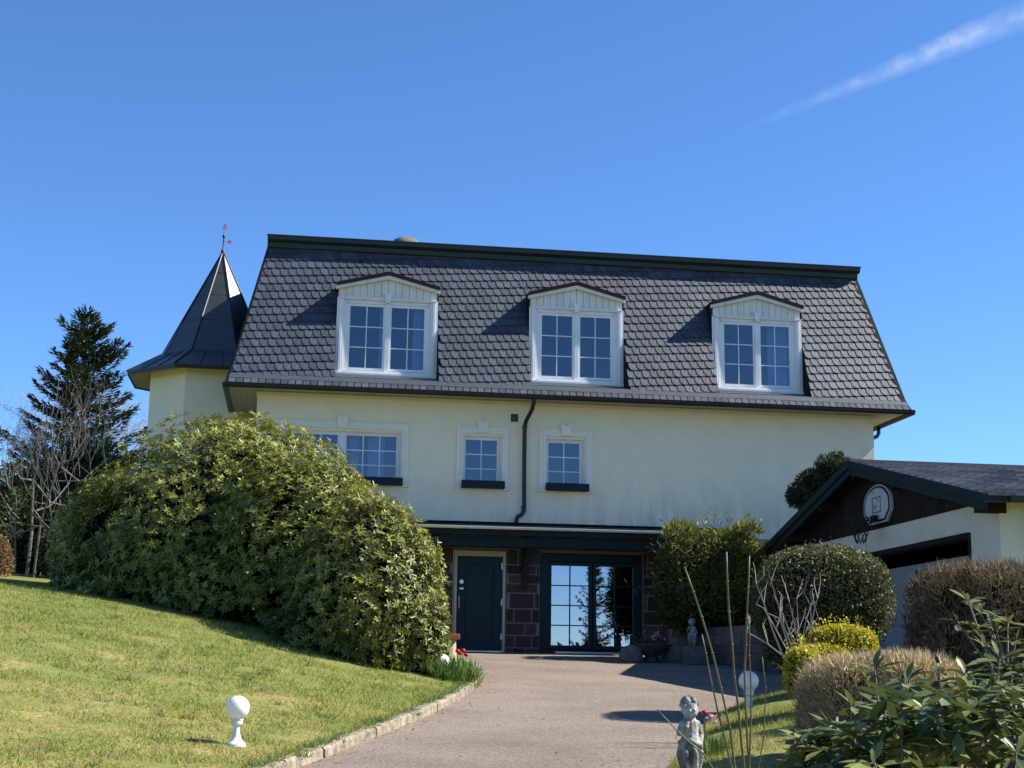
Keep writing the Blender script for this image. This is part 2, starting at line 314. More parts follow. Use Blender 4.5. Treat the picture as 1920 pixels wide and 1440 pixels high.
class MB:
    def __init__(s): s.V, s.F, s.var = [], [], []; s.cv = 0.5
    def add(s, V, F):
        b = len(s.V); s.V += [tuple(v) for v in V]; s.F += [tuple(b+i for i in f) for f in F]; s.var += [s.cv]*len(F); return s
    def box(s, x0, x1, y0, y1, z0, z1):
        V = [(x, y, z) for x in (x0, x1) for y in (y0, y1) for z in (z0, z1)]
        return s.add(V, [(0, 1, 3, 2), (4, 6, 7, 5), (0, 4, 5, 1), (2, 3, 7, 6), (0, 2, 6, 4), (1, 5, 7, 3)])
    def prism(s, poly, a, b):
        """poly: 3D outline at one end; extruded by the vector b-a"""
        n = len(poly); dv = np.subtract(b, a)
        V = [tuple(q) for q in poly]+[tuple(np.add(q, dv)) for q in poly]
        return s.add(V, [tuple(range(n))[::-1], tuple(range(n, 2*n))]+[(i, (i+1) % n, n+(i+1) % n, n+i) for i in range(n)])
    def quad(s, *p): return s.add(p, [tuple(range(len(p)))])
    def tube(s, P, r, n=8, cap=True):
        P = [np.array(p, float) for p in P]; rr = r if hasattr(r, '__len__') else [r]*len(P)
        V, F = [], []; prev = None
        for i, p in enumerate(P):
            t = P[min(i+1, len(P)-1)]-P[max(i-1, 0)]; t /= np.linalg.norm(t)+1e-9
            if prev is None:
                a = np.cross(t, (0, 0, 1) if abs(t[2]) < 0.9 else (1, 0, 0))
            else: a = prev-t*(prev@t)
            a /= np.linalg.norm(a)+1e-9; prev = a; b = np.cross(t, a)
            for k in range(n):
                th = 2*math.pi*k/n; V.append(p+rr[i]*(a*math.cos(th)+b*math.sin(th)))
        for i in range(len(P)-1):
            for k in range(n): F.append((i*n+k, i*n+(k+1) % n, (i+1)*n+(k+1) % n, (i+1)*n+k))
        if cap: F += [tuple(range(n))[::-1], tuple(range((len(P)-1)*n, len(P)*n))]
        return s.add(V, F)
    def lathe(s, prof, c=(0, 0, 0), n=20):
        V, F = [], []
        for r, z in prof:
            for k in range(n):
                th = 2*math.pi*k/n; V.append((c[0]+r*math.cos(th), c[1]+r*math.sin(th), c[2]+z))
        for i in range(len(prof)-1):
            for k in range(n): F.append((i*n+k, i*n+(k+1) % n, (i+1)*n+(k+1) % n, (i+1)*n+k))
        return s.add(V, F)
    def build(s, name, m, parent=None, smooth=False, bevel=0.0):
        me = mesh(name, s.V, s.F, m, smooth, s.var); o = link(name, me, parent)
        if bevel:
            b = o.modifiers.new('bevel', 'BEVEL'); b.width = bevel; b.segments = 2; b.limit_method = 'ANGLE'
        return o
def box(name, m, parent, x0, x1, y0, y1, z0, z1, bevel=0.0):
    return MB().box(x0, x1, y0, y1, z0, z1).build(name, m, parent, bevel=bevel)
def unit(a): return a/(np.linalg.norm(a, axis=-1, keepdims=True)+1e-9)
def leaves(P, D, N, L, W, bend=0.15, kind='leaf'):
    """leaf-shaped faces. P base points, D directions, N face normals (n,3); L, W (n,)"""
    n = len(P); D = unit(D); S = unit(np.cross(D, N)); U = unit(np.cross(S, D)); L = L[:, None]; W = W[:, None]
    if kind == 'leaf':
        a, b = P+D*L*.36-U*L*bend*.1, P+D*L*.74-U*L*bend*.45
        V = np.stack([P, a+S*W*.46+U*W*.10, a-S*W*.46+U*W*.10, b+S*W*.40, b-S*W*.40, P+D*L-U*L*bend, a-U*W*.06, b-U*W*.1], 1).reshape(-1, 3)
        i = (np.arange(n)*8)[:, None]
        return V, [np.concatenate([i+[0, 6, 1], i+[0, 2, 6], i+[3, 7, 5], i+[7, 4, 5]]), np.concatenate([i+[1, 6, 7, 3], i+[6, 2, 4, 7]])], 6
    if kind == 'small':
        m_ = P+D*L*.5
        V = np.stack([P, m_+S*W*.5, P+D*L-U*L*bend, m_-S*W*.5], 1).reshape(-1, 3); i = (np.arange(n)*4)[:, None]
        return V, [i+[0, 1, 2, 3]], 1
    V = np.stack([P-S*W*.5, P+S*W*.5, P+D*L-U*L*bend], 1).reshape(-1, 3); i = (np.arange(n)*3)[:, None]
    return V, [i+[0, 1, 2]], 1
def leafobj(name, m, parent, P, D, N, L, W, bend=0.15, kind='leaf', var=None):
    V, F, k = leaves(P, D, N, L, W, bend, kind)
    v = rng.random(len(P)) if var is None else var
    o = link(name, npmesh(name, V, F, m, np.tile(v, k)), parent); o['kind'] = 'stuff'
    return o
def rnd(n): return unit(rng.normal(size=(n, 3)))

# ---------------------------------------------------------------- terrain
KY = [-60, -26, -18.68, -16.79, -14.7, -12.36, -10.82, -9.35, -6.6, -3.8, 0, 60]
KX = [-15.5, -5.9, -3.27, -2.65, -1.97, -1.30, -0.91, -0.61, -0.30, -0.12, -0.05, -0.05]
RY_ = [-60, -24, -18.55, -16.94, -14.23, -12.01, -10.9, 60]
RX_ = [-6, -2.2, -0.05, 0.55, 1.55, 2.75, 7.6, 7.6]
def kx(y): return np.interp(y, KY, KX)
def rx(y): return np.interp(y, RY_, RX_)
def zd(y): return 0.068*np.minimum(np.asarray(y, float), 0.0)
def bank(s, y):
    k = np.interp(y, [-26, -19, -9, 0], [0.25, 0.55, 1.0, 1.05])
    return 1.45*k*(1-np.exp(-(np.maximum(s, 0)/5.2)**1.35))
def zl(x, y):                     # lawn, left of the drive
    return zd(y)+0.085+bank(kx(y)-x, y)
def zr(x, y):                     # planted bed, right of the drive
    s = np.maximum(x-rx(y), 0)
    return zd(y)+0.03+0.42*(1-np.exp(-s/1.1))
def ground(x, y): return float(zl(x, y) if x < kx(y) else (zr(x, y) if x > rx(y) else zd(y)))
def hit(u, v):
    """where the sight line through a pixel meets the ground"""
    for d in np.arange(3, 60, 0.05):
        p = at(u, v, d)
        if p[2] <= ground(p[0], p[1]): return np.array([p[0], p[1], ground(p[0], p[1])])
    return at(u, v, 60)

def sheet(name, m, S, Y, fx, fz, jitter=0.0):
    V = []; 
    for y in Y:
        for s in S:
            x = fx(s, y); V.append((x, y, fz(x, y)+(jitter*mnoise.noise(Vector((x*1.7, y*1.7, 3))) if jitter else 0)))
    n = len(S); F = [(j*n+i, j*n+i+1, (j+1)*n+i+1, (j+1)*n+i) for j in range(len(Y)-1) for i in range(n-1)]
    o = link(name, mesh(name, V, F, m, True)); o['kind'] = 'structure'
    return o
Yl = np.concatenate([np.arange(-60, -26, 2.0), np.arange(-26, 0, 0.3), np.arange(0, 12, 1.0), np.arange(12, 61, 6.0)])
Sl = np.concatenate([[0.06], np.arange(0.12, 3, 0.2), np.arange(3, 12, 0.4), [13, 15, 18, 22, 28, 36, 50, 70]])
sheet('lawn', 'lawn', Sl[::-1], Yl, lambda s, y: float(kx(y)-s), lambda x, y: float(zl(x, y)), 0.03)
Yd = np.concatenate([np.arange(-60, -26, 2.0), np.arange(-26, 0.4, 0.4)])
sheet('driveway', 'asphalt', np.linspace(0, 1, 16), Yd, lambda s, y: float((kx(y)-.08)*(1-s)+(rx(y)+.25)*s), lambda x, y: float(zd(y)), 0.008)
Yr = np.concatenate([np.arange(-60, -26, 2.0), np.arange(-26, -11, 0.3)])
sheet('garden_bed', 'lawn', np.concatenate([np.arange(0, 3, 0.2), np.arange(3, 9, 0.6), [12, 20, 40]]), Yr, lambda s, y: float(rx(y)+s), lambda x, y: float(zr(x, y)), 0.04)
gb = MB(); gb.quad((-1500, -1500, -4.6), (1500, -1500, -4.6), (1500, 1500, -4.6), (-1500, 1500, -4.6))
tag(gb.build('ground', 'lawn'), kind='structure')
yb = MB(); yb.box(-4.3, 30, 0.1, 60, -1.0, -0.02); tag(yb.build('yard_behind_house', 'soil'), kind='structure')
# kerb of concrete edging stones along the left of the drive
kb = MB(); ys = np.arange(-26, -2, 0.5)
for y0, y1 in zip(ys[:-1], ys[1:]):
    a, b = (kx(y0)-.14, y0, float(zd(y0))-.12), (kx(y1)-.14, y1, float(zd(y1))-.12)
    kb.quad(a, b, (kx(y1)-.02, y1, float(zd(y1))-.02), (kx(y0)-.02, y0, float(zd(y0))-.02))
kerb = tag(kb.build('kerb', 'soil'), kind='structure')
y = -25.0
while y < -2.5:
    ln = random.uniform(0.85, 1.05); y1 = y+ln*.93
    c = []
    for yy, dz in ((y+.008, random.uniform(-.008, .008)), (y1-.008, random.uniform(-.008, .008))):
        t = np.array([kx(yy+.1)-kx(yy-.1), .2, 0]); t /= np.linalg.norm(t); nn = np.array([-t[1], t[0], 0])
        b0 = np.array([kx(yy), yy, float(zd(yy))])
        jit = random.uniform(-.018, .018)
        c.append([b0+nn*jit+(0, 0, -.1), b0+nn*(jit+.008)+(0, 0, .075+dz), b0+nn*(jit+.03)+(0, 0, .095+dz), b0+nn*.13+(0, 0, .095+dz), b0+nn*.13+(0, 0, -.1)])
    k = MB(); k.cv = random.random(); n = 5
    k.add(c[0]+c[1], [tuple(range(n)), tuple(range(2*n-1, n-1, -1))]+[(i, n+i, n+(i+1) % n, (i+1) % n) for i in range(n)])
    k.build('kerb_stone', 'kerb_stone', kerb, bevel=0.006)
    y = y1

# ---------------------------------------------------------------- the house
house = thing('house', 'cream rendered house with slate mansard roof, three white dormers and corner turret', 'house')
HX0, HX1 = -4.32, 9.50
KS = 0.42
def ys_(z): return 0.10+KS*(z-6.9)
W = {'w1': (-3.64, -1.31, 3.60, 4.55), 'w2': (0.20, 0.886, 3.60, 4.55), 'w3': (2.03, 2.717, 3.60, 4.55)}
def cut_wall(name, m, x0, x1, z0, z1, y, th, holes, parent):
    """front wall sheet with real openings and reveals (th deep)"""
    xs = sorted({x0, x1, *[h[0] for h in holes], *[h[1] for h in holes]}); zs = sorted({z0, z1, *[h[2] for h in holes], *[h[3] for h in holes]})
    b = MB()
    for i in range(len(xs)-1):
        for j in range(len(zs)-1):
            cx, cz = (xs[i]+xs[i+1])/2, (zs[j]+zs[j+1])/2
            if any(h[0] < cx < h[1] and h[2] < cz < h[3] for h in holes): continue
            b.quad((xs[i], y, zs[j]), (xs[i+1], y, zs[j]), (xs[i+1], y, zs[j+1]), (xs[i], y, zs[j+1]))
    for hx0, hx1, hz0, hz1 in holes:
        b.quad((hx0, y, hz0), (hx0, y, hz1), (hx0, y+th, hz1), (hx0, y+th, hz0)); b.quad((hx1, y, hz0), (hx1, y+th, hz0), (hx1, y+th, hz1), (hx1, y, hz1))
        b.quad((hx0, y, hz0), (hx0, y+th, hz0), (hx1, y+th, hz0), (hx1, y, hz0)); b.quad((hx0, y, hz1), (hx1, y, hz1), (hx1, y+th, hz1), (hx0, y+th, hz1))
    return b.build(name, m, parent)
holes = [(v[0]-.08, v[1]+.08, v[2]-.08, v[3]+.07) for v in W.values()]
wall = cut_wall('wall', 'stucco', HX0, HX1, 2.55, 5.46, 0.0, 0.22, holes, house)
sw = MB(); sw.quad((HX0, 0, -1), (HX0, 9, -1), (HX0, 9, 5.46), (HX0, 0, 5.46)); sw.quad((HX1, 0, -1), (HX1, 0, 5.46), (HX1, 9, 5.46), (HX1, 9, -1))
sw.quad((HX0, 9, -1), (HX1, 9, -1), (HX1, 9, 5.46), (HX0, 9, 5.46)); sw.build('side_wall', 'stucco', house)

def room(parent, x0, x1, z0, z1, y, dep=1.6, curtain=None, mg=.3):
    b = MB(); X0, X1, Z0, Z1 = x0-mg, x1+mg, z0-min(mg, .2), z1+min(mg, .15)
    b.quad((X0, y+dep, Z0), (X1, y+dep, Z0), (X1, y+dep, Z1), (X0, y+dep, Z1))
    b.quad((X0, y, Z0), (X0, y+dep, Z0), (X0, y+dep, Z1), (X0, y, Z1)); b.quad((X1, y, Z0), (X1, y, Z1), (X1, y+dep, Z1), (X1, y+dep, Z0))
    b.quad((X0, y, Z0), (X1, y, Z0), (X1, y+dep, Z0), (X0, y+dep, Z0)); b.quad((X0, y, Z1), (X0, y+dep, Z1), (X1, y+dep, Z1), (X1, y, Z1))
    b.build('room', 'interior', parent)
    for cx0, cx1 in curtain or ():
        c = MB(); n = int((cx1-cx0)/.018)
        pts = [(cx0+(cx1-cx0)*i/n, y+.12+.03*math.sin(i*1.25)+.012*math.sin(i*.47)) for i in range(n+1)]
        for (a, ya), (b2, yb2) in zip(pts[:-1], pts[1:]): c.quad((a, ya, z0-.1), (b2, yb2, z0-.1), (b2, yb2, z1+.1), (a, ya, z1+.1))
        c.build('curtain', 'curtain', parent)
def sash(parent, x0, x1, z0, z1, y, cols, rows, frame=.05, fm='white_paint', gm='glass', bw=.011, dep=.05):
    """glazed sash: frame round the glass x0..x1, z0..z1, a pane for each light, thin glazing bars"""
    f = MB()
    f.box(x0-frame, x0, y, y+dep, z0-frame, z1+frame); f.box(x1, x1+frame, y, y+dep, z0-frame, z1+frame)
    f.box(x0, x1, y, y+dep, z0-frame, z0); f.box(x0, x1, y, y+dep, z1, z1+frame); f.build('sash', fm, parent)
    dx, dz = (x1-x0)/cols, (z1-z0)/rows
    for i in range(cols):
        for j in range(rows):
            MB().quad((x0+i*dx, y+.028, z0+j*dz), (x0+(i+1)*dx, y+.028, z0+j*dz), (x0+(i+1)*dx, y+.028, z0+(j+1)*dz), (x0+i*dx, y+.028, z0+(j+1)*dz)).build('pane', gm, parent)
    for i in range(1, cols): box('glazing_bar', fm, parent, x0+i*dx-bw, x0+i*dx+bw, y+.010, y+.024, z0, z1)
    for j in range(1, rows): box('glazing_bar', fm, parent, x0, x1, y+.012, y+.026, z0+j*dz-bw, z0+j*dz+bw)
def surround(parent, x0, x1, z0, z1):
    """stepped plaster moulding on three sides, sill and keystone"""
    b = MB()
    for o, i, t in ((0, .085, .035), (.085, .135, .05), (.135, .165, .022)):
        b.box(x0+o, x0+i, -t, .02, z0+.02, z1-o); b.box(x1-i, x1-o, -t, .02, z0+.02, z1-o)
        b.box(x0+i, x1-i, -t+.001, .02, z1-i, z1-o)
    b.build('moulding', 'plaster', parent, bevel=.006)
    box('sill', 'plaster', parent, x0-.03, x1+.03, -.075, .02, z0-.035, z0+.018, .006)
    c = (x0+x1)/2
    k = MB(); w0, w1 = .095, .12
    k.prism([(c-w0, -.085, z1-.13), (c+w0, -.085, z1-.13), (c+w1, -.085, z1+.15), (c+.06, -.085, z1+.15), (c+.03, -.085, z1+.11), (c-.03, -.085, z1+.11), (c-.06, -.085, z1+.15), (c-w1, -.085, z1+.15)], (0, 0, 0), (0, .085, 0))
    k.build('keystone', 'plaster', parent, bevel=.006)
BX = {'w1': (-3.75, -1.17), 'w2': (0.10, 1.03), 'w3': (1.95, 2.88)}
OUT = {'w1': (-3.92, -1.06), 'w2': (-.01, 1.125), 'w3': (1.81, 2.985)}
BL = {'w1': 'long dark teal flower box under the wide double window', 'w2': 'short dark teal flower box below the small window beside the ventilation grille',
      'w3': 'short dark teal flower box below the small window beside the bare blank wall'}
for kx_, (x0, x1, z0, z1) in W.items():
    w = link('window', None, house)
    surround(w, *OUT[kx_], 3.48, 4.82)
    fr = MB(); fr.box(x0-.08, x0-.045, .06, .16, z0-.08, z1+.07); fr.box(x1+.045, x1+.08, .06, .16, z0-.08, z1+.07); fr.box(x0-.045, x1+.045, .06, .16, z1+.045, z1+.07); fr.box(x0-.045, x1+.045, .06, .16, z0-.08, z0-.045)
    fr.build('frame', 'white_paint', w)
    if kx_ == 'w1':
        box('mullion', 'white_paint', w, -2.53, -2.43, .055, .15, z0-.05, z1+.05)
        sash(w, x0, -2.575, z0, z1, .08, 3, 3); sash(w, -2.385, x1, z0, z1, .08, 3, 3)
        room(w, x0, x1, z0, z1, .225, 2.0, [(-2.3, -2.1), (-1.9, -1.55)])
    else:
        sash(w, x0, x1, z0, z1, .08, 2, 3); room(w, x0, x1, z0, z1, .225, 1.6)
    bx = BX[kx_]
    fb = MB(); fb.box(bx[0], bx[1], -.26, -.24, 3.465, 3.625); fb.box(bx[0], bx[1], -.10, -.08, 3.465, 3.625); fb.box(bx[0], bx[0]+.02, -.24, -.10, 3.465, 3.625); fb.box(bx[1]-.02, bx[1], -.24, -.10, 3.465, 3.625); fb.box(bx[0]+.02, bx[1]-.02, -.24, -.10, 3.47, 3.49)
    t = fb.build('flower_box', 'teal_box'); tag(t, BL[kx_], 'flower box', 'flower boxes under the upper windows')
    MB().box(bx[0]+.02, bx[1]-.02, -.24, -.10, 3.57, 3.60).build('soil', 'soil', t)

# ventilation grille
vg = link('ventilation_grille', None, house)
v = MB(); v.box(1.14, 1.36, -.03, .01, 4.94, 4.965); v.box(1.14, 1.36, -.03, .01, 5.145, 5.17); v.box(1.14, 1.165, -.03, .01, 4.965, 5.145); v.box(1.335, 1.36, -.03, .01, 4.965, 5.145); v.build('grille_frame', 'plaster', vg)
MB().quad((1.165, -.004, 4.965), (1.335, -.004, 4.965), (1.335, -.004, 5.145), (1.165, -.004, 5.145)).build('backing', 'black_paint', vg)
for i in range(6):
    z = 4.975+i*.029; MB().prism([(1.165, -.02, z), (1.165, -.006, z+.02), (1.165, -.004, z+.016), (1.165, -.018, z-.004)], (1.165, 0, 0), (1.335, 0, 0)).build('slat', 'rock', vg)

# --- mansard roof
roof = link('roof', None, house)
XL = lambda z: -4.95+(z-5.43)*(0.76/3.7)
XR = lambda z: 10.14-(z-5.43)*(0.61/3.7)
DORM = [(-1.585, 1.115), (2.645, 1.08), (6.835, 1.065)]          # centre, half width
prof = [(-.62, 5.47), (-.53, 5.555), (-.45, 5.645), (ys_(5.74), 5.74), (ys_(9.1), 9.1)]
sb = MB()
for (ya, za), (yb_, zb) in zip(prof[:-2], prof[1:-1]): sb.quad((XL(za), ya, za), (XR(za), ya, za), (XR(zb), yb_, zb), (XL(zb), yb_, zb))
xc = []
for c, h in DORM: xc += [c-h, c+h]
lim = [(XL, xc[0]), (xc[1], xc[2]), (xc[3], xc[4]), (xc[5], XR)]
for a, b in lim:
    A = a if callable(a) else (lambda z, a=a: a); B = b if callable(b) else (lambda z, b=b: b)
    sb.quad((A(5.74), ys_(5.74), 5.74), (B(5.74), ys_(5.74), 5.74), (B(7.8), ys_(7.8), 7.8), (A(7.8), ys_(7.8), 7.8))
sb.quad((XL(7.8), ys_(7.8), 7.8), (XR(7.8), ys_(7.8), 7.8), (XR(9.1), ys_(9.1), 9.1), (XL(9.1), ys_(9.1), 9.1))
sb.build('roof_boarding', 'slate_side', roof)
hs = MB()
for X, s in ((XL, 1), (XR, -1)):
    hs.quad((X(5.47), -.62, 5.47), (X(5.74), ys_(5.74), 5.74), (X(9.1), ys_(9.1), 9.1), (X(9.1), 8, 9.1), (X(5.47), 9.6, 5.47))
hs.build('hip_slope', 'slate_side', roof)
MB().quad((XL(9.1), ys_(9.1), 9.1), (XR(9.1), ys_(9.1), 9.1), (XR(9.1), 8, 9.1), (XL(9.1), 8, 9.1)).build('flat_top', 'dark_metal', roof)
# verge strips up both edges
for X, s in ((XL, -1), (XR, 1)):
    P = [(X(z)+s*.02, y_-.035, z) for y_, z in prof]
    b = MB()
    w_in = .03 if s < 0 else .12
    for p, q in zip(P[:-1], P[1:]):
        b.prism([p, (p[0]-s*w_in, p[1]-.002, p[2]), (p[0]-s*w_in, p[1]+.06, p[2]+.02), (p[0]+s*.03, p[1]+.06, p[2]+.02)], p, q)
    b.build('verge_strip', 'slate_side', roof)
# slates: courses climb about 5 degrees to the right
A5 = R(4.6); et = np.array([0, KS, 1])/math.hypot(1, KS); nn_ = np.array([0, -1, KS])/math.hypot(1, KS)
ea = math.cos(A5)*np.array([1, 0, 0])+math.sin(A5)*et; eb = -math.sin(A5)*np.array([1, 0, 0])+math.cos(A5)*et
org = np.array([0, ys_(5.70), 5.70]); SW, SH = 0.178, 0.212
def slate_outline(w, h, rr=.105):
    pts = [(w+.05, h+.05), (0.0, h+.05), (0, rr)]
    for k in range(1, 6):
        th = math.pi+k/6*math.pi/2; pts.append((rr+rr*math.cos(th), rr+rr*math.sin(th)))
    pts += [(rr, 0), (w+.05, .012)]
    return pts
def clip(poly, f):
    out = []
    for i in range(len(poly)):
        p, q = poly[i], poly[(i+1) % len(poly)]; fp, fq = f(p), f(q)
        if fp >= 0: out.append(p)
        if (fp >= 0) != (fq >= 0):
            t = fp/(fp-fq); out.append((p[0]+(q[0]-p[0])*t, p[1]+(q[1]-p[1])*t))
    return out
def slate_solid(poly, a0, b0):
    """lifted, tilted thin plate; poly in row coordinates relative to (a0, b0)"""
    V = []
    for dz in (0, -.028):
        for a, b in poly:
            lift = .052-.030*min(1, max(0, b/(SH+.05)))-.014*min(1, max(0, a/SW))
            V.append((a, b, lift+dz))
    n = len(poly)
    return V, [tuple(range(n))]+[(i, n+i, n+(i+1) % n, (i+1) % n) for i in range(n)]
variants = []
for k in range(14):
    V, F = slate_solid([(a+random.uniform(-.004, .004), b+random.uniform(-.004, .004)) for a, b in slate_outline(SW, SH, random.uniform(.09, .115))][::-1], 0, 0)
    variants.append((V, F, k/13))
vmesh = [mesh('slate', V, F, 'slate', False, vv) for V, F, vv in variants]
sinth = 1/math.hypot(1, KS); TT = (9.0-5.70)/sinth
def to_xt(a, b): return a*math.cos(A5)-b*math.sin(A5), a*math.sin(A5)+b*math.cos(A5)
full, restV, restF, restv = [], [], [], []
for j in range(-9, 22):
    o_ = ((.43*j) % 1.0)*SW+random.uniform(-.008, .008)
    for i in range(-34, 70):
        a0, b0 = i*SW+o_+random.uniform(-.006, .006), j*SH
        xc_, tc_ = to_xt(a0+SW/2, b0+SH/2); z = 5.70+tc_*sinth
        if not (-.12 < tc_ < TT+.1) or not (XL(z)-.1 < xc_ < XR(z)+.1): continue
        poly = slate_outline(SW, SH)[::-1]; cut = False
        cons = [lambda q: to_xt(a0+q[0], b0+q[1])[1], lambda q: TT+.05-to_xt(a0+q[0], b0+q[1])[1]]
        def cl(q):
            x, t = to_xt(a0+q[0], b0+q[1]); return x-XL(5.70+t*sinth)-.01
        def cr(q):
            x, t = to_xt(a0+q[0], b0+q[1]); return XR(5.70+t*sinth)-.06-x
        cons += [cl, cr]; skip = False
        for c, h in DORM:
            ped = 7.86+.3*(1-abs(xc_-c)/h)
            if abs(xc_-c) < h+.13 and z < ped:
                if abs(xc_-c) < h-.02: skip = True; break
                s = 1 if xc_ > c else -1
                cons.append(lambda q, c=c, h=h, s=s: s*(to_xt(a0+q[0], b0+q[1])[0]-c)-h-.005)
        if skip: continue
        for f in cons:
            if any(f(q) < 0 for q in poly): poly = clip(poly, f); cut = True
            if len(poly) < 3: break
        if len(poly) < 3: continue
        base = org+ea*a0+eb*b0
        if not cut: full.append((base, z, xc_))
        else:
            V, F = slate_solid(poly, a0, b0); k0 = len(restV)
            restV += [base+ea*v_[0]+eb*v_[1]+nn_*v_[2] for v_ in V]; restF += [tuple(k0+q for q in f) for f in F]; restv += [random.random()]*len(F)
full.sort(key=lambda q: np.linalg.norm(q[0]-CAM))
for k, (base, z, x) in enumerate(full):
    vi = random.randrange(14); tw = random.uniform(-.02, .02)
    e1 = ea*math.cos(tw)+eb*math.sin(tw); e2 = -ea*math.sin(tw)+eb*math.cos(tw)
    if k < 300:
        o = link('slate', vmesh[vi], roof)
        o.matrix_basis = Matrix(((e1[0], e2[0], nn_[0], base[0]), (e1[1], e2[1], nn_[1], base[1]), (e1[2], e2[2], nn_[2], base[2]), (0, 0, 0, 1)))
    else:
        V, F, vv = variants[vi]; k0 = len(restV)
        restV += [base+e1*v_[0]+e2*v_[1]+nn_*v_[2] for v_ in V]; restF += [tuple(k0+q for q in f) for f in F]; restv += [vv]*len(F)
tag(link('slate_field', mesh('slate_field', restV, restF, 'slate', False, restv), roof), kind='stuff')
# two courses of small squared slates on the eave flare
vm2 = []
for k in range(8):
    b = MB(); b.cv = k/7
    q0, q1, e_n = np.array([-.650, 5.462]), np.array([-.515, 5.598]), np.array([-.7, .7])*.018
    pl = [(.006, *q0), (.006, *q1), (.006, *(q1+e_n*.5)), (.006, *(q0+e_n))]
    b.prism(pl, (0, 0, 0), (.136, 0, 0)); vm2.append(mesh('eave_slate', b.V, b.F, 'eave_slate', False, b.var))
i = 0
while XL(5.5)+.02+(i+1)*.155 < XR(5.5):
    o = link('eave_slate', vm2[random.randrange(8)], roof); o.location = (XL(5.5)+.02+i*.155, random.uniform(-.003, .003), random.uniform(-.004, .004)); i += 1
b = MB(); b.quad((XL(5.56), -.535, 5.60), (XR(5.56), -.535, 5.60), (XR(5.70), ys_(5.72)-.035, 5.72), (XL(5.70), ys_(5.72)-.035, 5.72)); b.build('eave_flashing', 'eave_slate', roof)
# cornice band at the top
def along_x(b, pr, x0, x1): b.prism([(x0, y_, z_) for y_, z_ in pr], (x0, 0, 0), (x1, 0, 0))
y9 = ys_(9.0)
cx0, cx1 = XL(9.1)-.10, XR(9.1)+.10
b = MB(); along_x(b, [(y9-.06, 8.86), (y9-.12, 8.90), (y9-.14, 9.00), (y9-.05, 9.02), (y9+.3, 9.02), (y9+.3, 8.95)], cx0+.05, cx1-.05); b.build('cornice_lower_band', 'fascia_metal', roof)
b = MB(); along_x(b, [(y9-.16, 9.003), (y9-.23, 9.05), (y9-.24, 9.13), (y9+.3, 9.14), (y9+.3, 9.025), (y9-.05, 9.021)], cx0+.02, cx1-.02); b.build('cornice_upper_band', 'fascia_metal', roof)
b = MB(); along_x(b, [(y9-.26, 9.132), (y9-.26, 9.155), (y9+.3, 9.165), (y9+.3, 9.142)], cx0, cx1); b.build('cornice_capping', 'dark_metal', roof)
b = MB()
for xa, xb in ((cx0, cx0+.25), (cx1-.25, cx1)): b.box(xa, xb, y9+.3, 8.2, 8.98, 9.15)
b.build('side_cornice', 'fascia_metal', roof)
b = MB(); b.lathe([(.02, 9.1), (.05, 9.12), (.05, 9.35), (.34, 9.36), (.38, 9.48), (.36, 9.62), (.28, 9.74), (.16, 9.80), (0.001, 9.82)], (-1.06, 2.6, 0), 28); b.build('roof_vent_dome', 'rock', roof, True)
# eave: gutter, soffit
gut = MB(); gp = [(-.64, 5.44)]+[(-.70+.06*math.cos(t), 5.44-.085*math.sin(t)) for t in np.linspace(.3, math.pi, 7)]+[(-.77, 5.46), (-.755, 5.46)]
along_x(gut, gp, XL(5.43)-.04, XR(5.43)+.04); gut.build('gutter', 'dark_metal', roof)
for xa, xb, ye in ((XL(5.43)-.10, XL(5.43)+.04, 3.0), (XR(5.43)-.04, XR(5.43)+.10, 9)):
    g2 = MB(); g2.prism([(xa, -.66, 5.46), (xa+.02, -.66, 5.37), (xb-.02, -.66, 5.37), (xb, -.66, 5.46)], (0, -.66, 0), (0, ye, 0)); g2.build('side_gutter', 'dark_metal', roof)
sf = MB(); sf.quad((XL(5.43), -.66, 5.42), (XR(5.43), -.66, 5.42), (XR(5.43), .05, 5.44), (XL(5.43), .05, 5.44))
sf.quad((XL(5.43), .05, 5.44), (HX0+.02, .05, 5.44), (HX0+.02, 9, 5.44), (XL(5.43), 9, 5.44)); sf.quad((HX1-.02, .05, 5.44), (XR(5.43), .05, 5.44), (XR(5.43), 9, 5.44), (HX1-.02, 9, 5.44)); sf.build('soffit', 'soffit', roof)
for i in range(5): box('soffit_board', 'soffit', roof, XL(5.43)+.02+i*.12, XL(5.43)+.135+i*.12, -.6, 2.9, 5.41, 5.425)
box('frieze', 'plaster', house, HX0-.02, HX1+.02, -.035, .02, 5.32, 5.415, .006)
# downpipes
dp = link('downpipe', None, house)
MB().tube([(1.57, -.70, 5.40), (1.57, -.70, 5.30), (1.55, -.60, 5.16), (1.49, -.16, 4.98), (1.47, -.09, 4.86), (1.47, -.09, 4.0), (1.48, -.09, 3.12), (1.47, -.09, 3.00), (1.42, -.10, 2.92), (1.34, -.14, 2.88), (1.30, -.16, 2.80), (1.30, -.16, 2.62)], .045, 12).build('pipe', 'dark_metal', dp, True)
for z in (4.84, 3.08): MB().lathe([(.046, -.03), (.056, -.03), (.056, .03), (.046, .03)], (1.47, -.09, z), 14).build('collar', 'dark_metal', dp)
dq = link('downpipe', None, house)
MB().tube([(10.12, 1.2, 5.40), (10.12, 1.2, 5.24), (10.08, 1.2, 5.17), (9.75, 1.2, 5.02), (9.6, 1.2, 4.94), (9.56, 1.2, 4.8), (9.56, 1.2, 0)], .045, 12).build('pipe', 'dark_metal', dq, True)

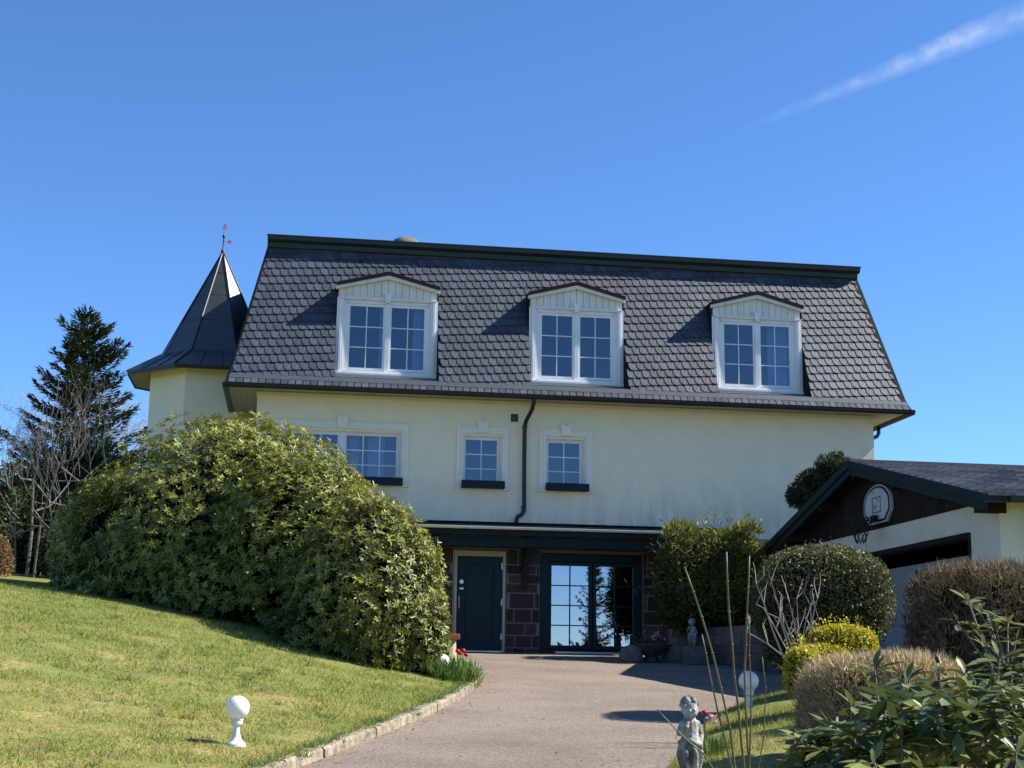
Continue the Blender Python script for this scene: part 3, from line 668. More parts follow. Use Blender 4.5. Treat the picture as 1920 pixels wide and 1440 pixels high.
# --- dormers
def dormer(c, h, curtain):
    d = link('dormer', None, house); x0, x1 = c-h, c+h; yf = .10
    g = h-.27; m_ = .092
    # back of the recess: ledge and reveals
    b = MB(); b.quad((x0, ys_(5.72), 5.72), (x1, ys_(5.72), 5.72), (x1, yf+.05, 5.90), (x0, yf+.05, 5.90)); b.build('ledge', 'eave_slate', d)
    for x in (x0, x1):
        ck = MB(); ck.add([(x, ys_(5.72)-.02, 5.72), (x, yf+.1, 5.72), (x, ys_(7.9)+.1, 7.95), (x, ys_(7.95)+.02, 7.95), (x, yf+.0, 6.88)], [(0, 1, 2, 3, 4)])
        ck.add([(x, yf, 6.85), (x, yf, 7.88), (x, .62, 7.88)], [(0, 1, 2)]); ck.build('cheek', 'slate_side', d)
    # casing
    for s in (-1, 1):
        cs = MB(); xo = c+s*h
        for o, i, t in ((.005, .06, .0), (.06, .115, -.02), (.115, .16, -.005), (.16, .20, .02)):
            a_, b_ = sorted((xo-s*o, xo-s*i)); cs.box(a_, b_, yf+t, yf+.14, 5.90, 7.62-max(0, o-.06)*.6)
        cs.build('casing', 'white_paint', d, bevel=.004)
    hd = MB(); hd.box(x0+.06, x1-.06, yf-.03, yf+.12, 7.575, 7.60); hd.box(x0+.04, x1-.04, yf-.05, yf+.12, 7.60, 7.625); hd.box(x0+.2, x1-.2, yf+.03, yf+.12, 7.50, 7.575); hd.build('head_moulding', 'white_paint', d, bevel=.003)
    sl_ = MB(); sl_.box(x0+.01, x1-.01, yf-.07, yf+.14, 5.885, 5.935); sl_.box(x0+.2, x1-.2, yf-.02, yf+.12, 5.935, 5.985); sl_.build('sill', 'white_paint', d, bevel=.004)
    box('apron', 'plaster', d, x0+.015, x1-.015, yf-.055, yf+.10, 5.83, 5.883)
    box('mullion', 'white_paint', d, c-.045, c+.045, yf+.015, yf+.10, 5.985, 7.5)
    sash(d, c-g+.03, c-m_, 6.06, 7.44, yf+.035, 2, 3, frame=.055); sash(d, c+m_, c+g-.03, 6.06, 7.44, yf+.035, 2, 3, frame=.055)
    jb = MB(); jb.box(x0+.19, x0+.246, yf+.03, yf+.13, 5.98, 7.52); jb.box(x1-.246, x1-.19, yf+.03, yf+.13, 5.98, 7.52); jb.build('jamb_lining', 'white_paint', d)['kind'] = 'stuff'
    room(d, c-g, c+g, 6.0, 7.5, yf+.131, 1.6, curtain, .04)
    # boarded pediment
    nb = 14; bw = 2*(h-.03)/nb
    for i in range(nb):
        xa = x0+.03+i*bw; zt = lambda x: 7.80+.27*(1-abs(x-c)/h)
        MB().prism([(xa+.004, yf+.012, 7.625), (xa+bw-.004, yf+.012, 7.625), (xa+bw-.004, yf+.012, zt(xa+bw)), (xa+.004, yf+.012, zt(xa))], (0, 0, 0), (0, .03, 0)).build('pediment_board', 'white_board', d)
    MB().prism([(x0+.02, yf+.05, 7.5), (x1-.02, yf+.05, 7.5), (x1-.02, yf+.05, 7.80), (c, yf+.05, 8.08), (x0+.02, yf+.05, 7.80)], (0, 0, 0), (0, .02, 0)).build('pediment_back', 'soffit', d)
    k = MB(); k.prism([(c-.05, yf-.06, 7.52), (c+.05, yf-.06, 7.52), (c+.085, yf-.06, 7.76), (c+.03, yf-.06, 7.76), (c, yf-.06, 7.72), (c-.03, yf-.06, 7.76), (c-.085, yf-.06, 7.76)], (0, 0, 0), (0, .07, 0)); k.build('keystone', 'white_paint', d, bevel=.004)
    rf = MB(); ov = .02
    for s in (-1, 1):
        e = c+s*(h+ov)
        rf.add([(c, yf-.12, 8.145), (e, yf-.12, 7.855), (e, .52, 7.855), (c, .72, 8.145), (c, yf-.12, 8.225), (e, yf-.12, 7.935), (e, .55, 7.935), (c, .72, 8.225)],
               [(0, 1, 2, 3), (4, 7, 6, 5), (0, 4, 5, 1), (1, 5, 6, 2)])
    rf.build('dormer_roof', 'dark_brown', d)
    rk = MB()
    for s in (-1, 1):
        e = c+s*(h+.03)
        rk.prism([(c, yf-.085, 8.06), (e, yf-.085, 7.785), (e, yf-.085, 7.853), (c, yf-.085, 8.142)], (0, 0, 0), (0, .09, 0))
    rk.build('raking_board', 'white_board', d)
    return d
dormer(*DORM[0], [(-1.0, -.62), (-1.75, -1.68)])
dormer(*DORM[1], None)
dormer(*DORM[2], [(7.15, 7.66)])

# --- canopy over the ground floor
can = link('canopy', None, house); CX0, CX1 = -3.6, 6.1
b = MB(); along_x(b, [(0.0, 2.70), (0.0, 2.66), (-.84, 2.52), (-.84, 2.56)], CX0, CX1); b.build('canopy_roof', 'dark_green_wood', can)
b = MB(); along_x(b, [(.0, 2.702), (-.05, 2.76), (-.02, 2.76), (.0, 2.76)], CX0, CX1); b.build('flashing', 'dark_metal', can)
b = MB(); along_x(b, [(-.842, 2.575)]+[(-.905+.055*math.cos(t), 2.560-.035*math.sin(t)) for t in np.linspace(0, math.pi, 7)]+[(-.96, 2.575), (-.95, 2.575), (-.905, 2.52), (-.852, 2.575)], CX0-.03, CX1+.03); b.build('canopy_gutter', 'lamp_white', can)
MATS['gutter_zinc'] = mat('gutter_zinc', (0.022, 0.026, 0.028), (0.012, 0.014, 0.015), scale=4, rough=0.5, metal=0.0)
can.children[-1].data.materials[0] = MATS['gutter_zinc']
box('fascia_board', 'dark_green_wood', can, CX0, CX1, -.835, -.805, 2.40, 2.515)
box('beam', 'dark_green_wood', can, CX0+.1, CX1-.1, -.74, -.60, 2.17, 2.37, .01)
x = CX0+.25
while x < CX1: MB().prism([(x, 0, 2.655), (x, 0, 2.54), (x, -.80, 2.41), (x, -.80, 2.52)], (0, 0, 0), (.09, 0, 0)).build('rafter', 'timber', can); x += .62
for x in (-.38, 1.5, 4.75):
    br = MB(); br.box(x-.06, x+.06, -.10, 0, 1.30, 2.6); br.prism([(x-.05, -.10, 1.48), (x-.05, -.10, 1.66), (x-.05, -.36, 2.03), (x-.05, -.72, 2.169), (x-.05, -.60, 2.169), (x-.05, -.60, 2.06), (x-.05, -.30, 1.82)], (0, 0, 0), (.1, 0, 0))
    br.build('bracket', 'timber', can)

# --- ground floor: red sandstone blocks, each one built
gw = link('ground_floor_wall', None, house)
gh = [(-.02, 1.126, -1, 2.15), (1.86, 4.12, -1, 2.13)]
cut_wall('mortar_bed', 'mortar', HX0, HX1, -1.0, 2.6, 0.002, 0.2, gh, gw)
z = -.16
while z < 2.5:
    hgt = random.choice((.20, .26, .30, .33)); hgt = min(hgt, 2.62-z)
    x = -1.9+random.uniform(0, .3)
    while x < 5.9:
        ln = random.uniform(.22, .58)
        segs = [(x, min(x+ln, 5.9))]
        for hx0, hx1, hz0, hz1 in gh:
            if z < hz1 and z+hgt > hz0+.0:
                ns = []
                for a, b in segs:
                    if b <= hx0 or a >= hx1: ns.append((a, b)); continue
                    if a < hx0: ns.append((a, hx0))
                    if b > hx1: ns.append((hx1, b))
                segs = ns
        for a, b in segs:
            if b-a < .07: continue
            k = MB(); k.cv = random.random(); p_ = random.uniform(.010, .024); j = .015
            k.box(a+j, b-j, -p_, .01, z+j, z+hgt-j); o = k.build('stone', 'sandstone', gw, bevel=.008)
        x += ln
    z += hgt

# --- front door
door = link('front_door', None, house)
b = MB(); b.box(.0, .06, -.03, .14, 0, 2.13); b.box(1.05, 1.106, -.03, .14, 0, 2.13); b.build('door_frame', 'door_frame', door, bevel=.004)
box('transom', 'door_frame', door, .06, 1.05, -.025, .14, 2.02, 2.13)
box('threshold', 'steel', door, .06, 1.05, -.06, .14, -.01, .022)
lf = MB(); lf.box(.065, 1.045, .055, .10, .03, 2.015); lf.build('door_leaf', 'teal_paint', door)
pn = MB()
for a, b_, c_, d_ in ((.25, .27, .2, 1.86), (.84, .86, .2, 1.86), (.27, .84, .2, .22), (.27, .84, 1.84, 1.86)): pn.box(a, b_, .035, .055, c_, d_)
pn.build('panel_moulding', 'teal_paint', door, bevel=.004)
for i in range(9):
    zb = .24+i*.175; MB().prism([(.275, .048, zb), (.555, .048, zb+.16), (.555, .048, zb+.30), (.275, .048, zb+.14)] if zb < 1.5 else [(.275, .048, zb), (.555, .048, zb+.12), (.555, .048, zb+.18), (.275, .048, zb+.10)], (0, 0, 0), (0, .01, 0)).build('herringbone_board', 'teal_paint', door, bevel=.002)
    MB().prism([(.565, .048, zb+.16), (.835, .048, zb), (.835, .048, zb+.14), (.565, .048, zb+.30)] if zb < 1.5 else [(.565, .048, zb+.12), (.835, .048, zb), (.835, .048, zb+.10), (.565, .048, zb+.18)], (0, 0, 0), (0, .01, 0)).build('herringbone_board', 'teal_paint', door, bevel=.002)
def disc(name, m, parent, c, r_, dep): 
    n = 16; pl = [(c[0]+r_*math.cos(2*math.pi*i/n), c[1], c[2]+r_*math.sin(2*math.pi*i/n)) for i in range(n)]
    return MB().prism(pl, (0, 0, 0), (0, dep, 0)).build(name, m, parent)
disc('lock', 'steel', door, (.165, .03, 1.47), .045, .03)
box('letter_plate', 'steel', door, .125, .21, .04, .055, 1.31, 1.345)
MB().tube([(.115, .055, 1.18), (.115, .0, 1.18), (.115, -.005, 1.16), (.115, -.005, .92), (.115, 0, .90), (.115, .055, .90)], .012, 8).build('pull_handle', 'steel', door, True)
for z in (1.75, .98, .25): box('hinge', 'steel', door, 1.025, 1.05, .035, .055, z, z+.14)

# --- french doors
fd = link('french_door', None, house); FY = .06
fo = MB(); fo.box(1.875, 2.045, .03, .16, .0, 2.12); fo.box(3.985, 4.105, .03, .16, 0, 2.12); fo.box(2.045, 3.985, .03, .16, 1.955, 2.12); fo.box(2.045, 3.985, .0, .16, -.02, .07); fo.build('door_frame', 'teal_paint', fd, bevel=.005)
i = 0; x = 2.0
while x < 4.0:
    MB().prism([(x, .012, 1.975), (x+.05, .012, 1.975), (x+.13, .012, 2.105), (x+.08, .012, 2.105)] if x < 3.0 else [(x+.08, .012, 1.975), (x+.13, .012, 1.975), (x+.05, .012, 2.105), (x, .012, 2.105)], (0, 0, 0), (0, .022, 0)).build('diagonal_board', 'teal_paint', fd); x += .082
z = .12
while z < 1.9: MB().prism([(1.89, .012, z), (1.89, .012, z+.06), (2.03, .012, z+.15), (2.03, .012, z+.09)], (0, 0, 0), (0, .022, 0)).build('diagonal_board', 'teal_paint', fd); z += .095
for a, b_ in ((2.12, 2.935), (3.105, 3.925)): sash(fd, a, b_, .165, 1.865, FY, 2, 4, frame=.075, fm='teal_paint', gm='door_glass', bw=.012, dep=.06)
room(fd, 2.1, 3.95, .1, 1.9, .21, 2.0)
box('threshold', 'steel', fd, 2.2, 3.9, -.04, -.002, .0, .03)
# door bell panel and lantern
t = MB().box(-.41, -.29, -.09, -.03, 1.88, 2.04).build('entry_camera', 'lamp_white', bevel=.01); tag(t, 'small white entry camera box on the stone wall beside the front door', 'entry camera')
disc('lens', 'black_paint', t, (-.35, -.1, 1.97), .032, .012)
l = thing('wall_lantern', 'dark wall lantern on the stone wall left of the teal front door', 'lantern')
MB().lathe([(.001, .32), (.05, .28), (.09, .22), (.10, .20), (.085, .19), (.06, .02), (.05, 0), (.001, -.02)], (-.42, -.2, 1.38), 8).build('lantern_body', 'black_paint', l)
MB().tube([(-.42, -.0, 1.55), (-.42, -.12, 1.72), (-.42, -.2, 1.72), (-.42, -.2, 1.68)], .014, 6).build('bracket', 'black_paint', l)

# --- corner turret
tur = link('turret', None, house); TC = np.array([-5.44, 4.0])
PH = [R(22.5+45*k) for k in range(8)]
def octo(r_, z): return [(TC[0]+r_*math.cos(a), TC[1]+r_*math.sin(a), z) for a in PH]
def band(name, m, r0, z0, r1, z1, parent, b=None):
    b = MB(); A, B = octo(r0, z0), octo(r1, z1)
    for k in range(8): b.quad(A[k], A[(k+1) % 8], B[(k+1) % 8], B[k])
    return b.build(name, m, parent)
band('turret_wall', 'stucco', 1.60, -.5, 1.60, 6.40, tur)
band('turret_soffit', 'soffit', 1.55, 6.395, 2.12, 6.30, tur)
band('turret_eave', 'dark_metal', 2.15, 6.27, 2.17, 6.36, tur)
sk = octo(2.17, 6.36); br_ = octo(1.33, 6.87); apx = (TC[0], TC[1], 9.62)
for k in range(8):
    A, B, C_, D_ = [np.array(q) for q in (sk[k], sk[(k+1) % 8], br_[(k+1) % 8], br_[k])]
    MB().quad(A, B, C_, D_).build('skirt_panel', 'turret_metal', tur)
    MB().add([D_, C_, apx], [(0, 1, 2)]).build('spire_panel', 'turret_metal', tur)
    s = MB(); up_ = np.array([math.cos(PH[k]), math.sin(PH[k]), .35])*.02
    s.tube([A+up_, D_+up_, np.array(apx)+up_*.3], .016, 5)
    for f in (1/3, 2/3):
        n_ = unit(np.array([math.cos(PH[k]+R(22.5)), math.sin(PH[k]+R(22.5)), .5]))*.008
        s.tube([A+(B-A)*f+n_, D_+(C_-D_)*f+n_], .010, 4)
    for f in (.3, .55, .78):
        s.tube([D_+(np.array(apx)-D_)*f, C_+(np.array(apx)-C_)*f], .006, 4)
    s.build('standing_seam', 'dark_metal', tur)
MB().lathe([(.05, 9.50), (.055, 9.62), (.022, 9.68), (.014, 9.92), (.014, 9.95), (.036, 9.98), (.04, 10.0), (.03, 10.03), (.008, 10.05), (.005, 10.30), (.001, 10.31)], (TC[0], TC[1], 0), 10).build('finial', 'dark_metal', tur, True)
wv = MB(); wv.box(TC[0]-.03, TC[0]+.17, TC[1]-.004, TC[1]+.004, 9.87, 9.885); wv.prism([(TC[0]+.10, TC[1]-.004, 9.84), (TC[0]+.19, TC[1]-.004, 9.82), (TC[0]+.18, TC[1]-.004, 9.93), (TC[0]+.11, TC[1]-.004, 9.90)], (0, 0, 0), (0, .008, 0)); wv.prism([(TC[0]-.05, TC[1]-.004, 10.2), (TC[0]+.07, TC[1]-.004, 10.18), (TC[0]+.05, TC[1]-.004, 10.29), (TC[0], TC[1]-.004, 10.33), (TC[0]-.02, TC[1]-.004, 10.25)], (0, 0, 0), (0, .008, 0)); wv.build('weather_vane', 'gold', tur)

# ---------------------------------------------------------------- garage
gar = thing('garage', 'low garage with dark boarded gable, open door and shallow tiled roof', 'garage')
GX, GV = 6.65, 6.25; RYG, RZ = -6.8, 3.30; TS = 0.232
zroof = lambda y: RZ-abs(y-RYG)*TS
YN, YF = -11.52, -2.10; GZ1 = 2.11
OY0, OY1, OZ = -10.58, -5.75, 1.72
b = MB(); zb = -1.4
for y0, y1, z0, z1 in ((YN, OY0, zb, GZ1), (OY1, YF, zb, GZ1), (OY0, OY1, OZ, GZ1)): b.quad((GX, y0, z0), (GX, y1, z0), (GX, y1, z1), (GX, y0, z1))
b.quad((GX, OY0, zb), (GX+.25, OY0, zb), (GX+.25, OY0, OZ), (GX, OY0, OZ)); b.quad((GX, OY1, zb), (GX, OY1, OZ), (GX+.25, OY1, OZ), (GX+.25, OY1, zb))
b.quad((GX, YN, zb), (17, YN, zb), (17, YN, 2.2), (GX, YN, 2.2)); b.quad((GX, YF, zb), (17, YF, zb), (17, YF, 2.2), (GX, YF, 2.2)); b.quad((17, YN, zb), (17, YF, zb), (17, YF, 2.2), (17, YN, 2.2))
b.build('wall', 'garage_wall', gar)
b = MB(); b.quad((12.5, YN+.2, zb), (12.5, YF-.2, zb), (12.5, YF-.2, 2.0), (12.5, YN+.2, 2.0)); b.quad((GX+.26, YF-.2, zb), (12.5, YF-.2, zb), (12.5, YF-.2, 2.0), (GX+.26, YF-.2, 2.0)); b.quad((GX+.26, YN+.2, zb), (12.5, YN+.2, zb), (12.5, YN+.2, 2.0), (GX+.26, YN+.2, 2.0))
b.quad((GX+.26, OY1, zb), (GX+.26, YF-.2, zb), (GX+.26, YF-.2, 2), (GX+.26, OY1, 2)); b.quad((GX, YN+.2, -.52), (12.5, YN+.2, -.52), (12.5, YF-.2, -.52), (GX, YF-.2, -.52)); b.build('inner_wall', 'garage_inside', gar)
MB().quad((GX+.02, YN+.1, 1.99), (12.5, YN+.1, 1.99), (12.5, YF-.1, 1.99), (GX+.02, YF-.1, 1.99)).build('ceiling', 'timber', gar)
b = MB(); b.box(GX-.03, GX+.24, OY0+.04, OY1, OZ-.07, OZ+.005); b.box(GX-.03, GX+.2, OY0-.005, OY0+.04, zb, OZ); b.build('door_frame', 'dark_brown', gar)
for i in range(4): box('door_section', 'garage_inside', gar, GX+.42, GX+.47, OY0+.02, OY1+.3, -.53+i*.5, -.04+i*.5)
box('door_plate', 'timber', gar, GX+.39, GX+.419, -8.3, -7.6, 1.18, 1.36)
i = 0; y = YN
while y < YF:
    y1 = min(y+.145, YF); k = MB(); k.cv = random.random()
    pts = [(GX-.02, y+.004, GZ1), (GX-.02, y1-.004, GZ1), (GX-.02, y1-.004, zroof(y1)-.10)]
    if y < RYG < y1: pts.append((GX-.02, RYG, zroof(RYG)-.10))
    pts.append((GX-.02, y+.004, zroof(y)-.10)); k.prism(pts, (0, 0, 0), (.03, 0, 0)); k.build('gable_board', 'dark_brown', gar); y = y1
YE = -11.98; YB = -1.62
b = MB()
for ya, yb_ in ((RYG, YE), (RYG, YB)):
    b.prism([(GV, ya, zroof(ya)), (GV, yb_, zroof(yb_)), (GV, yb_, zroof(yb_)-.09), (GV, ya, zroof(ya)-.09)], (GV, 0, 0), (17.4, 0, 0))
b.build('roof_deck', 'timber', gar)
for ya, yb_ in ((RYG, YE), (RYG, YB)):
    MB().prism([(GV-.035, ya, zroof(ya)+.035), (GV-.035, yb_, zroof(yb_)+.035), (GV-.035, yb_, zroof(yb_)-.10), (GV-.035, ya, zroof(ya)-.10)], (0, 0, 0), (.033, 0, 0)).build('bargeboard', 'dark_green_wood', gar)
    MB().prism([(GV+.0, ya, zroof(ya)-.092), (GV+.0, yb_*.985+ya*.015, zroof(yb_)-.085), (GV+.0, yb_*.985+ya*.015, zroof(yb_)-.21), (GV+.0, ya, zroof(ya)-.22)], (0, 0, 0), (.04, 0, 0)).build('inner_bargeboard', 'dark_green_wood', gar)
for y in (-3.4, -5.1, -6.8, -8.5, -10.2, -11.5):
    MB().box(GV+.05, GX+.1, y-.06, y+.06, zroof(y)-.30, zroof(y)-.115).build('purlin', 'dark_brown', gar, bevel=.008)
tr_ = link('tiled_roof', None, gar); tv = []
for k in range(8):
    q = MB(); q.cv = k/7; q.add([(.012, 0, .052), (.408, 0, .052), (.408, .33, .014), (.012, .33, .014), (.012, 0, 0.004), (.408, 0, 0.004), (.408, .33, -.01), (.012, .33, -.01)], [(0, 1, 2, 3), (4, 5, 1, 0), (5, 6, 2, 1), (7, 4, 0, 3)]); tv.append(mesh('roof_tile', q.V, q.F, 'tile', False, q.var))
tl = math.hypot(1, TS); sy_ = np.array([0, 1/tl, TS/tl]); sn = np.array([0, -TS/tl, 1/tl]); restV, restF, restv = [], [], []
for j in range(17):
    y0 = YE+j*.3/tl
    if y0 > RYG-.2: break
    for i in range(26):
        x0 = GV+i*.42+random.uniform(-.006, .006)
        base = np.array([x0, y0, zroof(y0)+.004]); vi = random.randrange(8)
        if x0 < 9.6:
            o = link('roof_tile', tv[vi], tr_)
            o.matrix_basis = Matrix(((1, 0, 0, base[0]), (0, sy_[1], sn[1], base[1]), (0, sy_[2], sn[2], base[2]), (0, 0, 0, 1)))
        else:
            k0 = len(restV); me = tv[vi]
            restV += [base+np.array([v_.co.x, 0, 0])+sy_*v_.co.y+sn*v_.co.z for v_ in me.vertices]; restF += [tuple(k0+q for q in p_.vertices) for p_ in me.polygons]; restv += [vi/7]*len(me.polygons)
tag(link('tile_field', mesh('tile_field', restV, restF, 'tile', False, restv), tr_), kind='stuff')
b = MB(); b.prism([(GV, RYG-.12, RZ-.02), (GV, RYG, RZ+.06), (GV, RYG+.12, RZ-.02)], (GV, 0, 0), (17, 0, 0)); b.build('ridge_cap', 'slate_side', gar)
b = MB(); b.prism([(GV+.3, YE-.02, zroof(YE)-.01), (GV+.3, YE-.04, zroof(YE)-.09), (GV+.3, YE-.10, zroof(YE)-.09), (GV+.3, YE-.13, zroof(YE)+.0)], (GV, 0, 0), (17, 0, 0)); b.build('gutter', 'dark_metal', gar)
hp = link('rain_hopper', None, gar)
MB().lathe([(.001, 1.98), (.10, 1.95), (.16, 1.86), (.18, 1.72), (.17, 1.55), (.12, 1.42), (.06, 1.36), (.055, 1.30)], (7.37, YN-.2, 0), 14).build('hopper_bowl', 'dark_green_wood', hp, True)
MB().tube([(7.37, YN-.2, 1.32), (7.37, YN-.2, .8), (7.37, YN-.12, .6), (7.37, YN-.12, -1)], .05, 10).build('pipe', 'dark_green_wood', hp, True)

# basketball board, hoop and net on the gable
bb = thing('basketball_hoop', 'white basketball backboard with black border and hoop on dark garage gable', 'basketball hoop')
BC = (-7.22, 2.52); bw, bh = .60, .335
def bshape(w_, h_, n=18):
    pts = [(-w_*.62, -h_), (w_*.62, -h_), (w_, -h_*.45), (w_, h_*.05)]
    for k in range(1, n): 
        t_ = k/n*math.pi; pts.append((w_*math.cos(t_), h_*.05+h_*.95*math.sin(t_)))
    return pts+[(-w_, h_*.05), (-w_, -h_*.45)]
def bplate(name, m, w_, h_, x, th): return MB().prism([(x, BC[0]-a, BC[1]+b_) for a, b_ in bshape(w_, h_)], (0, 0, 0), (th, 0, 0)).build(name, m, bb)
bplate('backboard_edge', 'board_white', bw, bh, GX-.085, .05); bplate('border', 'black_paint', bw*.94, bh*.93, GX-.090, .004); bplate('backboard_face', 'board_white', bw*.84, bh*.82, GX-.095, .004)
sq = MB(); xs_ = GX-.10
for a, b_, c_, d_ in ((-.19, -.172, -.15, .12), (.172, .19, -.15, .12), (-.172, .172, -.15, -.135), (-.172, .172, .105, .12)): sq.box(xs_, xs_+.004, BC[0]+a, BC[0]+b_, BC[1]+c_, BC[1]+d_)
sq.build('target_square', 'black_paint', bb)
mk = MB()
for a, c_, ln, an in ((-.10, .03, .12, .5), (-.02, -.03, .14, -.4), (.06, -.08, .12, .9), (.1, .16, .2, 1.5), (.14, .2, .1, .6)):
    dy, dz = math.cos(an)*ln, math.sin(an)*ln; mk.prism([(xs_-.002, BC[0]+a, BC[1]+c_), (xs_-.002, BC[0]+a+dy, BC[1]+c_+dz), (xs_-.002, BC[0]+a+dy, BC[1]+c_+dz+.012), (xs_-.002, BC[0]+a, BC[1]+c_+.016)], (0, 0, 0), (.002, 0, 0))
mk.build('printed_mark', 'black_paint', bb)
HC = np.array([GX-.40, BC[0], BC[1]-.27]); ring = [HC+.225*np.array([math.cos(t), math.sin(t), 0]) for t in np.linspace(0, 2*math.pi, 25)]
MB().tube(ring, .012, 6, False).build('rim', 'black_paint', bb, True)
MB().box(GX-.19, GX-.10, BC[0]-.07, BC[0]+.07, BC[1]-.30, BC[1]-.20).build('rim_bracket', 'black_paint', bb)
nt_ = MB(); K = 10
for row in range(4):
    r0, r1 = .215-.035*row, .215-.035*(row+1); z0, z1 = -.105*row, -.105*(row+1)
    for k in range(K):
        for s in (.5, -.5):
            t0, t1 = 2*math.pi*(k+.5*(row % 2))/K, 2*math.pi*(k+.5*(row % 2)+s)/K
            nt_.tube([HC+(r0*math.cos(t0), r0*math.sin(t0), z0), HC+(r1*math.cos(t1), r1*math.sin(t1), z1)], .006, 4, False)
nt_.build('net', 'black_paint', bb)

# ---------------------------------------------------------------- shrubs and trees
def inside(P, e, k=1.0):
    q = (P-e[0])/(np.array(e[1])*k); return (q*q).sum(1) < 1
def lumps(n, amp, freq):
    f = rng.normal(size=(n, 3))*freq; ph = rng.random(n)*6.28
    return lambda P: 1+amp*sum(np.sin(P@f[i]+ph[i]) for i in range(n))/math.sqrt(n)
def shell(ells, n, lo=0.86, hi=1.03, amp=.05, freq=2.2, power=2.0, floor=None):
    lp = lumps(7, amp, freq); ar = np.array([np.prod(e[1])**(2/3) for e in ells]); ar = ar/ar.sum()
    idx = rng.choice(len(ells), n, p=ar); C0 = np.array([e[0] for e in ells])[idx]; Rr = np.array([e[1] for e in ells])[idx]
    d = rnd(n)
    if power != 2.0: d = d/((np.abs(d)**power).sum(1, keepdims=True)**(1/power))
    P = C0+Rr*d; k = lp(P)[:, None]*rng.uniform(lo, hi, n)[:, None]; P = C0+Rr*d*k; N = unit(np.sign(d)*np.abs(d)**(power-1)/Rr)
    keep = np.ones(n, bool)
    for i, e in enumerate(ells):
        if power == 2.0: keep &= ~(inside(P, e, .84) & (idx != i))
    zmin = np.array([ground(p[0], p[1]) for p in P]) if floor is None else floor
    keep &= P[:, 2] > zmin+.03
    return P[keep], N[keep]
def core(parent, ells, k, m='shade_dark', power=2.0):  # solid dark fill, paints the shade between the leaves; no twigs modelled
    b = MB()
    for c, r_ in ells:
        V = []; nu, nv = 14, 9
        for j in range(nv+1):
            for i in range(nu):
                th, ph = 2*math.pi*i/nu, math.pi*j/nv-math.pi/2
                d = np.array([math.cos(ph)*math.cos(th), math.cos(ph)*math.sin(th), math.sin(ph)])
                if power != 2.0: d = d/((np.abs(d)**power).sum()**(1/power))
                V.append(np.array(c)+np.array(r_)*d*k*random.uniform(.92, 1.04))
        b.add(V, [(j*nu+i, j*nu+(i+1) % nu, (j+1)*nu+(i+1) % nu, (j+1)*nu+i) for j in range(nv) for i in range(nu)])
    o = b.build('shade_core', m, parent, True); o['kind'] = 'stuff'; return o
def whorls(P, N, k, elo, ehi, upb=.35):
    """k leaves spread round a shoot at each point"""
    n = len(P); A = unit(N*.8+np.array([0, 0, upb])+rng.normal(size=(n, 3))*.28)
    a = unit(np.cross(A, rnd(n))); b = np.cross(A, a); ph0 = rng.random(n)*6.28; Ds, Ns = [], []
    for j in range(k):
        ph = ph0+2*math.pi*(j+rng.uniform(-.25, .25, n))/k; el = rng.uniform(elo, ehi, n)
        rad = a*np.cos(ph)[:, None]+b*np.sin(ph)[:, None]
        Ds.append(rad*np.cos(el)[:, None]+A*np.sin(el)[:, None]); Ns.append(A*np.cos(el)[:, None]-rad*np.sin(el)[:, None])
    return np.repeat(P[None], k, 0).reshape(-1, 3), np.concatenate(Ds), np.concatenate(Ns)
def px(u, v, d, ru, rv, rd): return (at(u, v, d), (ru*d/FPX, rd, rv*d/FPX))

# the big rhododendron mound
rh = thing('rhododendron', 'huge rounded rhododendron bush covering the slope left of the front door', 'bush')
RE = [px(432, 1022, 25.6, 255, 236, 2.2), px(265, 1048, 26.0, 162, 160, 1.7), px(575, 1050, 24.2, 165, 190, 1.9), px(690, 1120, 22.5, 142, 190, 1.95), px(775, 1195, 21.8, 68, 100, .8), px(480, 1120, 24.4, 210, 130, 1.7), px(190, 1085, 25.8, 80, 85, 1.0), px(300, 1120, 25.0, 190, 72, 1.4), px(640, 1195, 22.0, 150, 80, 1.1), px(520, 960, 24.6, 120, 110, 1.3)]
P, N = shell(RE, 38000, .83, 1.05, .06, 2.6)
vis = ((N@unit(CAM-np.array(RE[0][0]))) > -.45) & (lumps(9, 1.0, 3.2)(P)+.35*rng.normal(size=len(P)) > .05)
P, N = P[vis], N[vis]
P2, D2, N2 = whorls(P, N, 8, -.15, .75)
n = len(P2); clump = np.tile(np.clip(.47+.28*(P[:, 2]-1.2)/2+.3*rng.normal(size=len(P))*.6, 0, 1), 8)  # tone rises with height: sunlight on the mound's top painted into the leaves
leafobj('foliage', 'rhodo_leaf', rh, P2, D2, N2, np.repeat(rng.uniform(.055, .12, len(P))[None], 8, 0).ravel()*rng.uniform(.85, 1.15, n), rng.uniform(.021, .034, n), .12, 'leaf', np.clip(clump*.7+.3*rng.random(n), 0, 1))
P, N = shell(RE, 7000, .74, .88, .07, 2.4); P2, D2, N2 = whorls(P, N, 5, -.3, .8); n = len(P2)
leafobj('inner_foliage', 'rhodo_leaf', rh, P2, D2, N2, rng.uniform(.10, .15, n), rng.uniform(.025, .04, n), .15, 'leaf', rng.random(n)*.22)  # kept to the dark tones, which paints the shade in the gaps
core(rh, RE, .74)
for k in range(16):
    u0 = random.uniform(560, 780); g0 = hit(u0, 1205+(u0-560)*.30); g0 = g0+np.array([0.0, 1.3, 0]); g0[2] = ground(g0[0], g0[1])
    pts = [g0]; dirv = np.array([random.uniform(-.6, .6), random.uniform(-.3, .5), 1.0])
    for s in range(6): pts.append(pts[-1]+dirv*.2); dirv = dirv+rng.normal(size=3)*.35; dirv[2] = abs(dirv[2])*.8+.1
    MB().tube(pts, np.linspace(.03, .012, 7), 5).build('branch', 'grey_bark', rh)

